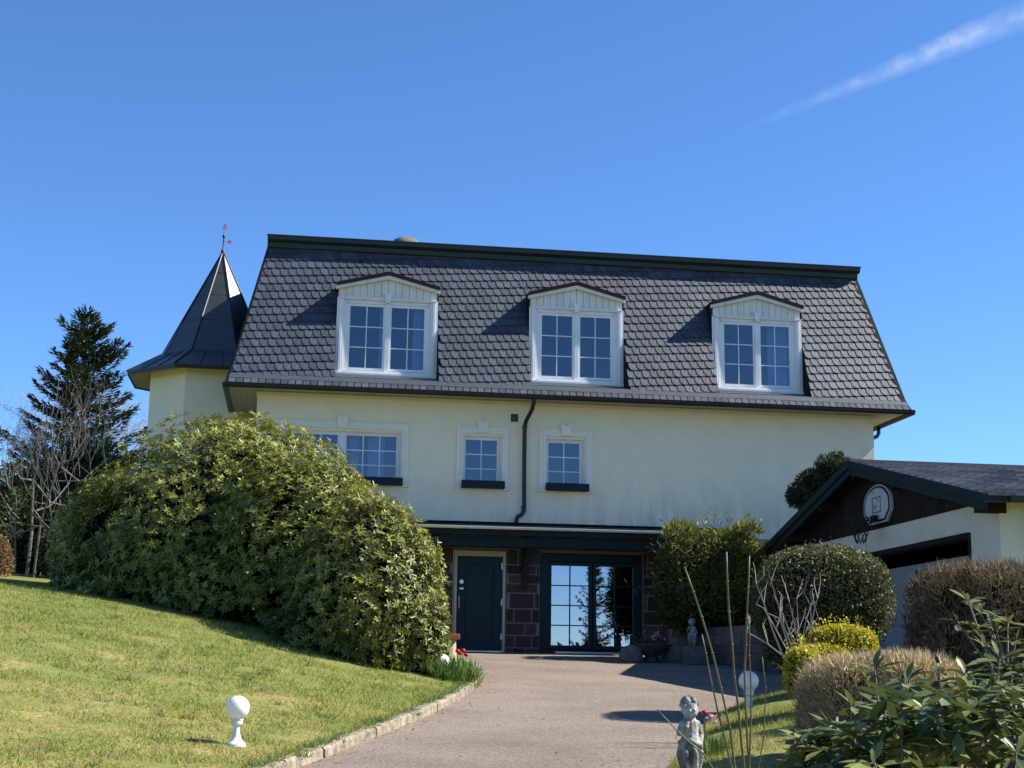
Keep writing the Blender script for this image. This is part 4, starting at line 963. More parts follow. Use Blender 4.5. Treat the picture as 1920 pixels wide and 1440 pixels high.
# foreground rhododendron, leaf by leaf
nr = thing('rhododendron', 'young rhododendron with long leathery leaves in front of the tan clipped hedge', 'bush')
lv = MB()
V, F, k_ = leaves(np.zeros((1, 3)), np.array([[0, 1., 0]]), np.array([[0, 0, 1.]]), np.array([1.]), np.array([.34]), .18)
lm = [npmesh('leaf', V*np.array([random.uniform(.85, 1.1), 1, random.uniform(.5, 1.6)]), F, 'near_leaf', np.tile([q/7], k_)) for q in range(8)]
for me in lm: me.polygons.foreach_set('use_smooth', [True]*len(me.polygons))
tips = [(1640, 1255, 5.2), (1600, 1325, 5.0), (1700, 1275, 5.3), (1760, 1250, 5.4), (1810, 1262, 5.2), (1560, 1360, 5.1), (1660, 1330, 4.7), (1735, 1330, 4.8), (1800, 1330, 4.9), (1860, 1290, 5.0), (1900, 1330, 4.7), (1600, 1375, 4.6), (1530, 1395, 4.9), (1690, 1390, 4.5), (1770, 1395, 4.5), (1840, 1390, 4.6), (1905, 1410, 4.4), (1640, 1430, 4.4), (1560, 1430, 4.7), (1730, 1440, 4.3), (1875, 1235, 5.3), (1905, 1200, 5.4), (1815, 1125, 5.5), (1850, 1150, 5.6), (1868, 1180, 5.5), (1845, 1205, 5.4), (1795, 1165, 5.5), (1825, 1180, 5.45), (1890, 1165, 5.5), (1835, 1140, 5.55), (1880, 1270, 5.3), (1920, 1260, 5.2), (1830, 1290, 5.5)]
fg0 = hit(1760, 1440)
stems = MB(); nl = 0
for (u, v, d) in tips:
    p = at(u, v, d); big = v > 1230
    b0 = np.array([p[0]*.45+.55*at(1800, 1400, 4.9)[0]+random.uniform(-.15, .15), p[1]+random.uniform(.0, .3), -1.75])
    mid = (p*.62+b0*.38)+np.array([random.uniform(-.05, .05), random.uniform(-.05, .05), -.05])
    if not big: mid = at(1860+random.uniform(-10, 40), 1260, 5.45)
    stems.tube([b0, mid*.6+b0*.4+(random.uniform(-.08, .08), random.uniform(-.05, .1), .03), mid, p], [.008, .007, .005, .0032], 6)
    A = unit(np.array([random.uniform(-.3, .3), random.uniform(-.45, .1), 1.0])); a = unit(np.cross(A, (.3, 1, .2))); bq = np.cross(A, a); ph = random.random()*6
    kk = random.randint(8, 10) if big else 7
    for j in range(kk):
        t = ph+2*math.pi*j/kk+random.uniform(-.25, .25); el = random.uniform(-.25, .65) if j < kk-2 else random.uniform(.8, 1.3)
        rad = a*math.cos(t)+bq*math.sin(t); D = rad*math.cos(el)+A*math.sin(el); Nn = A*math.cos(el)-rad*math.sin(el)
        Ln = (random.uniform(.085, .135) if big else random.uniform(.06, .095))*(1 if j < kk-2 else .6)
        S_ = np.cross(D, Nn); o = link('leaf', lm[random.randrange(8)], nr); bp = p+D*.008-A*random.uniform(0, .02)
        o.matrix_basis = Matrix(((S_[0]*Ln, D[0]*Ln, Nn[0]*Ln, bp[0]), (S_[1]*Ln, D[1]*Ln, Nn[1]*Ln, bp[1]), (S_[2]*Ln, D[2]*Ln, Nn[2]*Ln, bp[2]), (0, 0, 0, 1))); nl += 1
stems.build('stems', 'grey_bark', nr, True)['kind'] = 'stuff'
P = np.array([at(1505+430*q1, (1372 if q1 < .35 else 1318)+140*q2-30*q1, 4.5+1.0*q3) for q1, q2, q3 in rng.random((210, 3))]); P2, D2, N2 = whorls(P, np.tile([0, 0, 1.], (len(P), 1)), 7, -.4, .5); n = len(P2)
leafobj('lower_foliage', 'near_leaf', nr, P2, D2, N2, rng.uniform(.08, .135, n), rng.uniform(.028, .045, n), .2, 'leaf', rng.random(n)*.75)

def clipped(name, label, cat, m, ells, n, L, Wd, power=2.0, lo=.93, amp=.03, kind='small', corek=.9, upb=.5, jag=.9, group=None, floor=None, twig=False):
    t = thing(name, label, cat, group)
    P, N = shell(ells, n, lo, 1.03, amp, 3.0, power, floor)
    k = len(P); D = unit(N*.6+np.array([0, 0, upb])+rng.normal(size=(k, 3))*jag); Nn = unit(N+rng.normal(size=(k, 3))*.6)
    dep = np.clip((N@np.array([.3, -.2, .8]))*.35+.35+rng.normal(size=k)*.22, 0, 1)  # paler where facing up and sunward: light painted into the leaf tone
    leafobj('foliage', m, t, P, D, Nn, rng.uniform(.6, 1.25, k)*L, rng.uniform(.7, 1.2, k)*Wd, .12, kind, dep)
    q = rng.choice(len(P), min(len(P), 260)); q = q[N[q][:, 2] > -.1]; k2 = len(q); dirs = unit(N[q]*.5+np.array([0, 0, .7])+rng.normal(size=(k2, 3))*.3)
    P3 = np.concatenate([P[q]+dirs*f*L*3.2 for f in (.2, .5, .8, 1.0)]); k3 = len(P3)
    leafobj('stray_shoots', m, t, P3, unit(np.tile(dirs, (4, 1))+rng.normal(size=(k3, 3))*.6), rnd(k3), rng.uniform(.6, 1.1, k3)*L, rng.uniform(.6, 1.1, k3)*Wd, .1, kind, .5+.5*rng.random(k3))
    core(t, ells, corek, power=power)
    return t
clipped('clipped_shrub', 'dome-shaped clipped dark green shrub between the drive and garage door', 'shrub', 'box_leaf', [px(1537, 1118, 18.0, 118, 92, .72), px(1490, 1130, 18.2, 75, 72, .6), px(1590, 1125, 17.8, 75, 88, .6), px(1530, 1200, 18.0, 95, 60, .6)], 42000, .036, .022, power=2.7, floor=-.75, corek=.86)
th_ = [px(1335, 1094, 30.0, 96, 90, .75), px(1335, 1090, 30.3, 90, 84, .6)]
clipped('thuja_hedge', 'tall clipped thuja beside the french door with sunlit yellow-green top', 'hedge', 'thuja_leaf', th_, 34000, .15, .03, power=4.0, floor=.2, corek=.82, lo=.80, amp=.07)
thj = [o_ for o_ in bpy.data.objects if o_.name.startswith('thuja_hedge')][0]
k = 1500; P = np.array([at(1245+180*a, 1012-14*math.sin(a*9)-10*c_, 29.6+1.1*b_) for a, b_, c_ in rng.random((k, 3))])
leafobj('top_sprays', 'thuja_leaf', thj, P, unit(rng.normal(size=(k, 3))*.45+np.array([0, 0, .8])), rnd(k), rng.uniform(.12, .26, k), rng.uniform(.025, .045, k), .2, 'small', .55+.45*rng.random(k))  # pale tones only, the sunlit top is painted into the sprays
clipped('golden_shrub', 'low clipped golden yellow shrub behind the tan hedge', 'shrub', 'yellow_leaf', [px(1578, 1218, 15.2, 62, 44, .34), px(1505, 1262, 11.9, 28, 44, .22), px(1540, 1250, 14.9, 55, 40, .3)], 16000, .035, .022, power=2.8, floor=-.9)
def twighedge(name, label, m, ells, n, L, Wd, power, floor):
    t = thing(name, label, 'hedge'); P, N = shell(ells, n, .88, 1.05, .03, 3.0, power, floor); k = len(P)
    D = unit(N*.35+np.array([0, 0, .75])+rng.normal(size=(k, 3))*.5); Nn = rnd(k)
    vv = np.clip((N@np.array([.35, -.3, .75]))*.3+.4+rng.normal(size=k)*.25, 0, 1)  # twigs facing up and to the sun toned lighter, a painted lit side
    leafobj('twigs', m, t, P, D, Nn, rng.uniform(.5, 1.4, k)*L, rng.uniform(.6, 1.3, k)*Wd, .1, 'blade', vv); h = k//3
    leafobj('dry_leaves', m, t, P[:h], D[:h]+rnd(h)*.6, rnd(h), np.full(h, L*.32), np.full(h, L*.17), .1, 'small', vv[:h])
    core(t, ells, .86, power=power); return t
twighedge('dry_hedge', 'low clipped leafless hedge of tan twigs in front of the golden shrub', 'tan_twig', [px(1632, 1348, 11.0, 105, 104, .55), px(1700, 1342, 10.6, 70, 98, .5), px(1560, 1372, 11.2, 42, 98, .4)], 46000, .085, .0085, 5.0, -1.5)
twighedge('purple_hedge', 'tall flat-topped leafless purple-brown hedge before the garage pillar', 'purple_twig', [px(1815, 1228, 13.6, 85, 148, .5), px(1900, 1228, 13.2, 90, 150, .5)], 36000, .11, .009, 7.0, -1.0)
# cloud-pruned pine behind the garage gable
cp = thing('cloud_pruned_conifer', 'dark cloud-pruned conifer rising behind the garage gable against the wall', 'conifer')
CE = [px(1556, 876, 29.5, 24, 20, .3), px(1522, 903, 29.6, 22, 17, .28), px(1495, 930, 29.6, 17, 19, .25), px(1530, 945, 29.6, 30, 22, .3), px(1585, 878, 29.5, 18, 15, .25), px(1550, 908, 29.7, 30, 20, .3), px(1568, 862, 29.5, 11, 12, .15)]
P, N = shell(CE, 9000, .80, 1.15, .12, 6, floor=0); k = len(P)
leafobj('crown', 'cloud_leaf', cp, P, unit(N+np.array([0, 0, .4])+rng.normal(size=(k, 3))*.5), rnd(k), rng.uniform(.05, .11, k), rng.uniform(.012, .03, k), .1, 'small', np.clip((N@np.array([.5, 0, .8]))*.4+.4+rng.normal(size=k)*.15, 0, 1)); core(cp, CE, .86)  # crown tone follows the facing to the sun, light put into the colour
cb = at(1545, 930, 29.6); MB().tube([(cb[0]+.1, cb[1], -.3), (cb[0]-.05, cb[1], 1.5), cb], [.10, .08, .05], 8).build('trunk', 'bark', cp)

def spruce(name, label, base, H, Rb, dens, m='spruce_leaf', group=None, gaps=.12):
    t = thing(name, label, 'spruce', group); base = np.array(base)
    MB().tube([base, base+(0.03*H*random.uniform(-.3, .3), 0, H*.5), base+(0, 0, H)], [.018*H, .011*H, .01], 8).build('trunk', 'bark', t)
    Ps, Ds, Ns, vs = [], [], [], []; bz = MB(); z = .06*H; 
    while z < H*.985:
        f = z/H; Lb = Rb*(1-f)**.72*random.uniform(.65, 1.15)+.08; nb = random.randint(5, 7); ph = random.random()*6
        for k in range(nb):
            if random.random() < gaps: continue
            a = ph+2*math.pi*k/nb+random.uniform(-.3, .3); L = Lb*random.uniform(.6, 1.2); nS = max(4, int(L*dens))
            out = np.array([math.cos(a), math.sin(a), 0]); slope = random.uniform(-.15, .15)+.45*f
            pt = lambda s: base+np.array([0, 0, z])+out*L*s+np.array([0, 0, L*(slope*s-.22*s+.34*s*s)])
            bz.tube([pt(0), pt(.5), pt(1)], [.016*H*.25*(1-f)+.006, .01*(1-f)+.005, .003], 4, False)
            for s in np.linspace(.12, 1.0, nS):
                p = pt(s); tang = unit(pt(min(1, s+.05))-pt(s-.05)); side = unit(np.cross(tang, (0, 0, 1)))
                w = (1-s)*.34*L+.10
                for q in range(13):
                    sd = random.choice((-1, 1)); D = unit(tang*random.uniform(.3, 1)+side*sd*random.uniform(.1, 1.0)+np.array([0, 0, random.uniform(-.35, .35)]))
                    Ps.append(p+side*sd*random.uniform(0, w)+np.array([0, 0, random.uniform(-.06, .05)])); Ds.append(D); Ns.append(unit(np.array([random.uniform(-.6, .6), random.uniform(-.6, .6), 1]))); vs.append(random.random()*.7+.3*s)
        z += H*random.uniform(.026, .042)
    n = len(Ps); bz.build('branches', 'bark', t)['kind'] = 'stuff'
    leafobj('crown', m, t, np.array(Ps), np.array(Ds), np.array(Ns), rng.uniform(.12, .27, n)*(H/8)**.5, rng.uniform(.035, .075, n)*(H/8)**.5, .1, 'small', np.array(vs)); return t
sp = at(165, 590, 42.0)
spruce('spruce_tree', 'dark spruce with ragged branches rising beyond the rhododendron mound', (sp[0], sp[1], .9), sp[2]-.9, 3.2, 14)
sp2 = at(-45, 700, 44.0)
spruce('spruce_tree', 'dark spruce behind the bare pollarded tree, only branch tips showing', (sp2[0], sp2[1], .9), sp2[2]-.9, 1.9, 8)

def twiggy(b, p, d, L, r_, depth, spread, upk, tips=None, nseg=4):
    pts = [np.array(p, float)]; dv = unit(np.array(d, float))
    for s in range(nseg):
        dv = unit(dv+rng.normal(size=3)*.13+np.array([0, 0, upk])); pts.append(pts[-1]+dv*L/nseg)
    b.tube(pts, np.linspace(r_, r_*.55, nseg+1), 5 if r_ > .02 else 4, False)
    if tips is not None and depth <= 1: tips += [(q, dv) for q in pts[1:]]
    if depth == 0: return
    for k in range(random.randint(2, 3+(depth > 1))):
        i = random.randint(max(1, nseg//2), nseg); nd = unit(dv+rng.normal(size=3)*spread)
        twiggy(b, pts[i], nd, L*random.uniform(.55, .85), r_*.55, depth-1, spread, upk, tips, nseg)
# bare pollarded tree at the left edge
bt = thing('bare_tree', 'bare pollarded tree with lichen-grey branches and upright water shoots', 'tree')
tk, brn = MB(), MB()
for (u, v), (u2, v2), r_ in (((48, 1090), (62, 900), .04), ((30, 1090), (30, 930), .026), ((60, 1088), (110, 870), .026)):
    p0 = at(u, v, 28.6); p1 = at(u2, v2, 28.6+random.uniform(-.3, .3)); tk.tube([p0-(0, 0, .3), p0*.5+p1*.5+rng.normal(size=3)*.05, p1], [r_, r_*.8, r_*.6], 8)
tk.build('trunk', 'grey_bark', bt)
shoots = [((62, 900), (18, 860)), ((62, 900), (75, 840)), ((110, 870), (95, 800)), ((110, 870), (160, 820)), ((100, 865), (200, 905)), ((30, 930), (5, 860)), ((62, 900), (130, 950)), ((60, 960), (130, 905)), ((100, 880), (185, 800)), ((30, 930), (-15, 830))]
for (a, b_), (c_, d_) in shoots:
    p0 = at(a, b_, 28.6); p1 = at(c_, d_, 28.6+random.uniform(-.9, .9)); mid = p0*.5+p1*.5-np.array([0, 0, .18])
    brn.tube([p0, mid, p1], [.022, .017, .012], 5, False)
    for s in np.linspace(.25, 1, 4):
        q = p0*(1-s)**2+2*mid*s*(1-s)+p1*s*s
        twiggy(brn, q, (random.uniform(-.25, .25), random.uniform(-.25, .25), 1), random.uniform(.35, .95), .006, 2, .3, .12, None, 4)
for k in range(9):
    p0 = at(random.uniform(20, 110), random.uniform(880, 1010), 28.6); twiggy(brn, p0, rnd(1)[0]*np.array([1, .6, .5]), random.uniform(.5, .9), .014, 2, .6, .05, None, 4)
brn.build('branches', 'grey_bark', bt)['kind'] = 'stuff'
# pale budding birches behind
def birch(name, label, base, H, n, spread, sc):
    t = thing(name, label, 'tree'); b = MB(); tips = []
    MB().tube([base, base+np.array([.1, 0, H*.5]), base+np.array([0, 0, H*.92])], [.07, .035, .008], 7).build('trunk', 'pale_twig', t)
    for k in range(n):
        z = H*random.uniform(.3, .8); twiggy(b, base+np.array([0, 0, z]), (random.uniform(-1, 1), random.uniform(-1, 1), .5), H*random.uniform(.09, .15)*spread, .012, 2, .45, .03, tips, 4)
    b.build('branches', 'pale_twig', t)['kind'] = 'stuff'
    P = np.repeat(np.array([q for q, _ in tips]), 11, 0); P = P+rng.normal(size=P.shape)*.13; k = len(P)
    leafobj('crown', 'pale_bud', t, P, rnd(k), rnd(k), rng.uniform(.025, .05, k)*sc, rng.uniform(.012, .022, k)*sc, .1, 'small'); return t
bp = at(120, 1000, 47); birch('birch_tree', 'pale budding birch with fine white twigs half hidden behind the dark spruce', np.array([bp[0], bp[1], 1.2]), at(120, 640, 47)[2]-1.2, 30, 1.0, 1.0)
bp = at(225, 1000, 48); birch('birch_tree', 'pale budding birch between the dark spruce and the turret wall', np.array([bp[0], bp[1], 1.2]), at(225, 720, 48)[2]-1.2, 34, .8, 1.1)
bp = at(70, 1000, 40); birch('birch_tree', 'silvery budding tree standing behind the bare pollarded tree', np.array([bp[0], bp[1], 1.2]), at(60, 720, 40)[2]-1.2, 26, .95, 1.0)
# background bushes at the left edge of the lawn
def bush(name, label, m, ells, n, L, Wd, ck=.85, cat='bush', grp=None):
    t = thing(name, label, cat, grp); P, N = shell(ells, n, .8, 1.06, .08, 2.5); k = len(P)
    leafobj('foliage', m, t, P, unit(N*.5+rng.normal(size=(k, 3))*.8+np.array([0, 0, .3])), rnd(k), rng.uniform(.6, 1.3, k)*L, rng.uniform(.6, 1.3, k)*Wd, .12, 'small'); core(t, ells, ck); return t
bush('evergreen_bush', 'dark evergreen bush under the spruce behind the bare tree', 'spruce_leaf', [px(150, 960, 35, 120, 130, 1.4), px(40, 990, 36, 90, 115, 1.3)], 14000, .13, .05)
bush('laurel_bush', 'mid green leafy bush filling the gap behind the pollarded trunk', 'hedge_leaf', [px(70, 985, 31.5, 85, 75, .9), px(20, 1020, 31.0, 55, 60, .8)], 9000, .11, .04)
bush('green_bush', 'yellowish green bush between the bare tree and rhododendron', 'hedge_leaf', [px(165, 1010, 29.5, 62, 50, .6), px(120, 1035, 29.3, 50, 45, .6)], 7000, .10, .03)
bush('clipped_beech', 'rounded tan clipped bush beside the bare tree trunk', 'brown_leaf', [px(-12, 1050, 27.5, 32, 48, .4)], 4000, .06, .03)
bush('undergrowth', 'low weedy undergrowth at the foot of the bare tree', 'hedge_leaf', [px(70, 1098, 28.4, 85, 16, .5), px(170, 1090, 28.6, 60, 30, .5)], 5000, .12, .02)

# twiggy shrub and cut canes
tw = thing('twiggy_shrub', 'leafless pale-stemmed shrub growing out of the golden shrub', 'shrub')
b = MB()
for pl in (((1490, 1245), (1455, 1180), (1432, 1140), (1418, 1133)), ((1470, 1235), (1448, 1180), (1432, 1130), (1418, 1095)), ((1496, 1240), (1470, 1175), (1458, 1130), (1446, 1090)), ((1500, 1240), (1482, 1190), (1466, 1145)), ((1502, 1240), (1494, 1190), (1480, 1128)), ((1506, 1240), (1498, 1180), (1494, 1122)), ((1512, 1240), (1522, 1180), (1520, 1135), (1514, 1125)), ((1520, 1180), (1528, 1140), (1533, 1122)), ((1510, 1240), (1504, 1200), (1512, 1160)), ((1478, 1237), (1440, 1208), (1400, 1184)), ((1488, 1245), (1475, 1200), (1462, 1160), (1440, 1150))):
    dd = 14.9+random.uniform(-.25, .25); pts = [at(u, v, dd) for u, v in pl]; b.tube(pts, np.linspace(.009, .004, len(pts)), 5)
    for q in range(4):
        i = random.randint(1, len(pts)-1); e0 = pts[i]+np.array([random.uniform(-.08, .08), random.uniform(-.05, .05), random.uniform(.06, .18)]); b.tube([pts[i], e0, e0+np.array([random.uniform(-.05, .05), 0, random.uniform(.04, .1)])], [.0045, .0032, .002], 4)
b.build('stems', 'pale_twig', tw)['kind'] = 'stuff'
cn_ = thing('cane_clump', 'tall thin green-brown cut canes rising beside the stone cherub', 'canes')
for pl, r_, dd in ((((1283, 1062), (1316, 1157), (1352, 1290), (1378, 1440), (1388, 1500)), .0075, 9.6), (((1316, 1190), (1330, 1260), (1345, 1330), (1372, 1440), (1386, 1500)), .006, 9.4), (((1362, 1035), (1367, 1147), (1377, 1270), (1390, 1390), (1402, 1500)), .0078, 9.5), (((1405, 1042), (1400, 1160), (1396, 1260), (1402, 1400), (1408, 1500)), .0075, 9.7), (((1403, 1155), (1405, 1230), (1408, 1340), (1405, 1440), (1404, 1500)), .006, 9.45), (((1429, 1232), (1436, 1290), (1432, 1380), (1420, 1500)), .004, 9.6), (((1232, 1330), (1270, 1370), (1318, 1412), (1370, 1480)), .005, 9.3)):
    pts = [at(u, v, dd) for u, v in pl]; ex = []
    for a, b_ in zip(pts[:-1], pts[1:]): ex += [a, a*.5+b_*.5+rng.normal(size=3)*.005]
    ex.append(pts[-1]); b = MB(); m_ = len(ex); b.tube(ex, np.linspace(r_*.7, r_*1.15, m_), 7)
    for i in range(1, m_-1):
        t_ = unit(ex[i+1]-ex[i-1]); b.tube([ex[i]-t_*.006, ex[i], ex[i]+t_*.006], [r_*.9, r_*1.35, r_*.9], 7)
    b.build('cane', 'cane', cn_, True)

# ---------------------------------------------------------------- raised bed wall, planters, statues
rw = thing('low_stone_wall', 'low dark block wall retaining the bed right of the french door', 'wall')
A_, B_ = np.array([4.45, -.9]), np.array([5.35, -6.3]); Lw = np.linalg.norm(B_-A_); e_ = (B_-A_)/Lw; n_ = np.array([-e_[1], e_[0]]); n_ = n_ if n_[0] < 0 else -n_
def wp(s, o, z): q = A_+e_*s+n_*o; return (q[0], q[1], z)
b = MB(); b.prism([wp(0, 0, -.9), wp(Lw, 0, -.9), wp(Lw, -.25, -.9), wp(0, -.25, -.9)], (0, 0, 0), (0, 0, 1.28)); b.build('mortar_bed', 'mortar', rw)
z = -.6
while z < .36:
    hg = random.choice((.17, .2, .24)); s = random.uniform(-.3, 0)
    while s < Lw:
        ln = random.uniform(.22, .5); a, c_ = max(s, 0), min(s+ln, Lw)
        if c_-a > .08:
            k = MB(); k.cv = random.random(); p_ = random.uniform(.015, .04); j = .011
            k.prism([wp(a+j, p_, z+j), wp(c_-j, p_, z+j), wp(c_-j, -.02, z+j), wp(a+j, -.02, z+j)], (0, 0, 0), (0, 0, hg-2*j)); k.build('stone', 'wall_stone', rw, bevel=.01)
        s += ln
    z += hg
bs = MB(); bs.prism([wp(.2, -.2, -.5), wp(Lw-.1, -.2, -.5), (6.62, -6.2, -.5), (6.62, -.05, -.5), (4.6, -.05, -.5)], (0, 0, 0), (0, 0, .80)); tag(bs.build('raised_bed', 'soil'), kind='structure')

def blob(name, m, parent, parts, voxel, smooth=2):
    """one continuous body: balls and tapered limbs merged by a voxel remesh"""
    b = MB()
    def ball(c, r_):
        r_ = np.array(r_ if hasattr(r_, '__len__') else (r_,)*3); V = []; nu, nv = 12, 8
        for j in range(nv+1):
            for i in range(nu):
                t_, p_ = 2*math.pi*i/nu, math.pi*(j/nv-.5); V.append(np.array(c)+r_*np.array([math.cos(p_)*math.cos(t_), math.cos(p_)*math.sin(t_), math.sin(p_)]))
        b.add(V, [(j*nu+i, j*nu+(i+1) % nu, (j+1)*nu+(i+1) % nu, (j+1)*nu+i) for j in range(nv) for i in range(nu)])
    for q in parts:
        if q[0] == 'b': ball(q[1], q[2])
        else:
            P_, r_ = [np.array(x_, float) for x_ in q[1]], q[2]
            for i in range(len(P_)-1):
                for f in np.linspace(0, 1, 7): ball(P_[i]*(1-f)+P_[i+1]*f, r_[i]*(1-f)+r_[i+1]*f)
    o = b.build(name, m, parent, True); md = o.modifiers.new('merge', 'REMESH'); md.mode = 'VOXEL'; md.voxel_size = voxel; md.use_smooth_shade = True
    if smooth: s_ = o.modifiers.new('soften', 'SMOOTH'); s_.iterations = smooth; s_.factor = .5
    return o
def cherub(t, base, H, rz, seed):
    """standing child with curly hair, one arm on the hip, cloth wrapped round the legs"""
    rs = random.Random(seed); s = H/.66; parts = []
    B = lambda c, r_: parts.append(('b', c, r_)); L = lambda P_, r_: parts.append(('l', P_, r_))
    L([(.035, 0, .02), (.038, .0, .16), (.035, 0, .28)], [.036, .042, .055]); L([(-.035, 0, .02), (-.045, .01, .16), (-.035, 0, .28)], [.034, .04, .055])
    B((.035, -.03, .015), (.03, .05, .018)); B((-.04, -.025, .015), (.03, .05, .018))
    L([(0, 0, .28), (0, -.005, .36), (0, .0, .43)], [.082, .068, .066]); B((0, -.03, .33), (.055, .045, .06))
    for k in range(7):
        a = k/7*6.28; L([(.075*math.cos(a), .06*math.sin(a), .285), (.09*math.cos(a+.3), .075*math.sin(a+.3), .20), (.075*math.cos(a+.5), .07*math.sin(a+.5), .08)], [.018, .026, .016])
    L([(-.09, 0, .29), (-.03, -.07, .30), (.06, -.06, .27), (.09, .0, .26)], [.02, .02, .02, .02])
    L([(0, 0, .43), (0, 0, .475)], [.034, .032])
    L([(.062, 0, .43), (.112, .02, .345), (.075, -.03, .275)], [.032, .026, .021]); B((.072, -.04, .265), .02)
    for f in range(4): L([(.062+.008*f, -.045, .265), (.055+.008*f, -.06, .245)], [.008, .006])
    L([(-.062, 0, .43), (-.105, -.02, .36), (-.085, -.075, .40)], [.032, .026, .02]); B((-.078, -.085, .41), .02)
    for f in range(4): L([(-.085+.008*f, -.09, .42), (-.082+.008*f, -.095, .445)], [.008, .006])
    B((0, -.005, .545), (.066, .07, .078)); B((0, -.045, .515), (.045, .035, .035)); B((.028, -.055, .527), .02); B((-.028, -.055, .527), .02)
    B((0, -.078, .537), (.010, .014, .014)); B((0, -.068, .512), (.018, .012, .006)); B((.066, .0, .54), (.012, .016, .02)); B((-.066, 0, .54), (.012, .016, .02))
    for k in range(95):
        a, p_ = rs.uniform(0, 6.28), rs.uniform(.1, 1.5); d = np.array([math.cos(p_)*math.cos(a), math.cos(p_)*math.sin(a), math.sin(p_)])
        if d[1] < -.55 and d[2] < .55: continue
        B(np.array([0, .008, .555])+d*np.array([.070, .076, .084]), rs.uniform(.011, .019))
    c, sn_ = math.cos(rz), math.sin(rz)
    tf = lambda q: (base[0]+s*(q[0]*c-q[1]*sn_), base[1]+s*(q[0]*sn_+q[1]*c), base[2]+s*q[2])
    out = []
    for q in parts: out.append(('b', tf(q[1]), tuple(np.array(q[2] if hasattr(q[2], '__len__') else (q[2],)*3)*s)) if q[0] == 'b' else ('l', [tf(x_) for x_ in q[1]], [r_*s for r_ in q[2]]))
    return blob('figure', 'statue_stone', t, out, .0065*s, 1)
st = thing('cherub_statue', 'weathered white stone cherub with curly hair standing by the driveway edge', 'statue')
sbp = at(1294, 1440, 10.5); gz = ground(sbp[0], sbp[1]); top = at(1297, 1302, 10.5)[2]
sbp[2] = gz-.02; cherub(st, (sbp[0], sbp[1], gz+.05), top-gz-.05, .25, 3)
MB().lathe([(.001, .06), (.13, .06), (.14, .045), (.14, -.05)], (sbp[0], sbp[1], gz), 20).build('plinth', 'statue_stone', st)
s2 = thing('cherub_statue', 'small grey stone cherub on a block pedestal before the low wall', 'statue')
p2 = at(1298, 1212, 28.6); cherub(s2, (p2[0], p2[1], p2[2]+.0), .55, -.2, 9)
gz = float(zd(p2[1])); b = MB(); b.prism([(p2[0]-.22, p2[1]-.2, gz-.02), (p2[0]+.22, p2[1]-.2, gz-.02), (p2[0]+.24, p2[1]+.2, gz-.02), (p2[0]-.2, p2[1]+.2, gz-.02)], (0, 0, 0), (0, 0, p2[2]-gz+.02)); b.build('pedestal', 'rock', s2, bevel=.04)
# boulders
for i, (u, v, d, r_, lb) in enumerate(((1185, 1216, 28.8, .24, 'pale rough boulder beside the french door under the flower bowl'), (1268, 1212, 29.2, .26, 'rough boulder between the flower bowl and the stone cherub pedestal'))):
    p = at(u, v, d); gz = float(zd(p[1])); b = MB(); b.lathe([(.001, 1), (.5, .93), (.85, .7), (1, .3), (1.02, -.2), (.9, -.6), (.001, -.62)], (0, 0, 0), 14)
    V = [(p[0]+q[0]*r_*(1+.25*mnoise.noise(Vector(q)*1.6+Vector((i*5, 0, 0)))), p[1]+q[1]*r_, gz+.1+q[2]*r_*(1+.2*mnoise.noise(Vector(q)*2+Vector((0, i*7, 0))))) for q in b.V]
    b.V = V; tag(b.build('boulder', 'rock', None, True), lb, 'boulder', 'boulders along the low wall')
# flower bowl
fbw = thing('flower_bowl', 'wide dark planter bowl with fading flowers next to the french door', 'planter')
p = at(1222, 1212, 28.9); gz = float(zd(p[1]))
MB().lathe([(.16, .0), (.15, .06), (.12, .10), (.16, .14), (.30, .22), (.37, .32), (.38, .36), (.35, .36), (.33, .30), (.001, .28)], (p[0], p[1], gz), 22).build('bowl', 'bowl', fbw, True)
q = np.array([p[0], p[1], gz+.36])+rng.normal(size=(420, 3))*np.array([.15, .12, .09])
leafobj('plants', 'hedge_leaf', fbw, q, rnd(420)+np.array([0, 0, .6]), rnd(420), rng.uniform(.05, .11, 420), rng.uniform(.02, .04, 420), .1, 'small')
q = np.array([p[0]+.03, p[1], gz+.46])+rng.normal(size=(40, 3))*np.array([.12, .1, .06]); leafobj('flowers', 'flower_pink', fbw, q, rnd(40), rnd(40), np.full(40, .06), np.full(40, .05), .2, 'small')

# ---------------------------------------------------------------- globe lamps
def globe_lamp(pos, s, label, tilt=(0, 0)):
    t = thing('globe_lamp', label, 'garden lamp', 'white globe lamps along the drive'); t.location = pos; t.scale = (s, s, s); t.rotation_euler = (tilt[0], tilt[1], 0)
    MB().lathe([(.10, -.05), (.105, .01), (.10, .025), (.085, .035), (.06, .06), (.045, .09)], n=24).build('foot', 'lamp_white', t, True)
    MB().lathe([(.045, .088), (.036, .14), (.032, .19), (.034, .21)], n=20).build('stem', 'lamp_white', t, True)
    MB().lathe([(.034, .205), (.055, .215), (.062, .225), (.062, .245), (.058, .25), (.066, .262), (.066, .275), (.05, .282)], n=24).build('collar', 'lamp_white', t)
    MB().lathe([(.055*1.0, .275)]+[(.125*math.sin(a), .388-.125*math.cos(a)) for a in np.linspace(.45, math.pi-.001, 18)], n=32).build('globe', 'globe', t, True)
h1 = hit(442, 1400); d1_ = (h1-CAM)@fw
globe_lamp(h1, 45*d1_/FPX/.25, 'white globe lamp standing alone on the sunlit lawn by the kerb')
d2_ = 17.1; h2 = at(1405, 1337, d2_)
globe_lamp(h2, 38*d2_/FPX/.25, 'white globe lamp in the shade beyond the thin green canes')
p = at(826, 1262, 21.3); p[2] = ground(p[0], p[1]); zt = at(826, 1226, 21.3)[2]
globe_lamp(p, .92, 'white globe lamp sunk among the tulip leaves at the rhododendron edge', (0, .06))
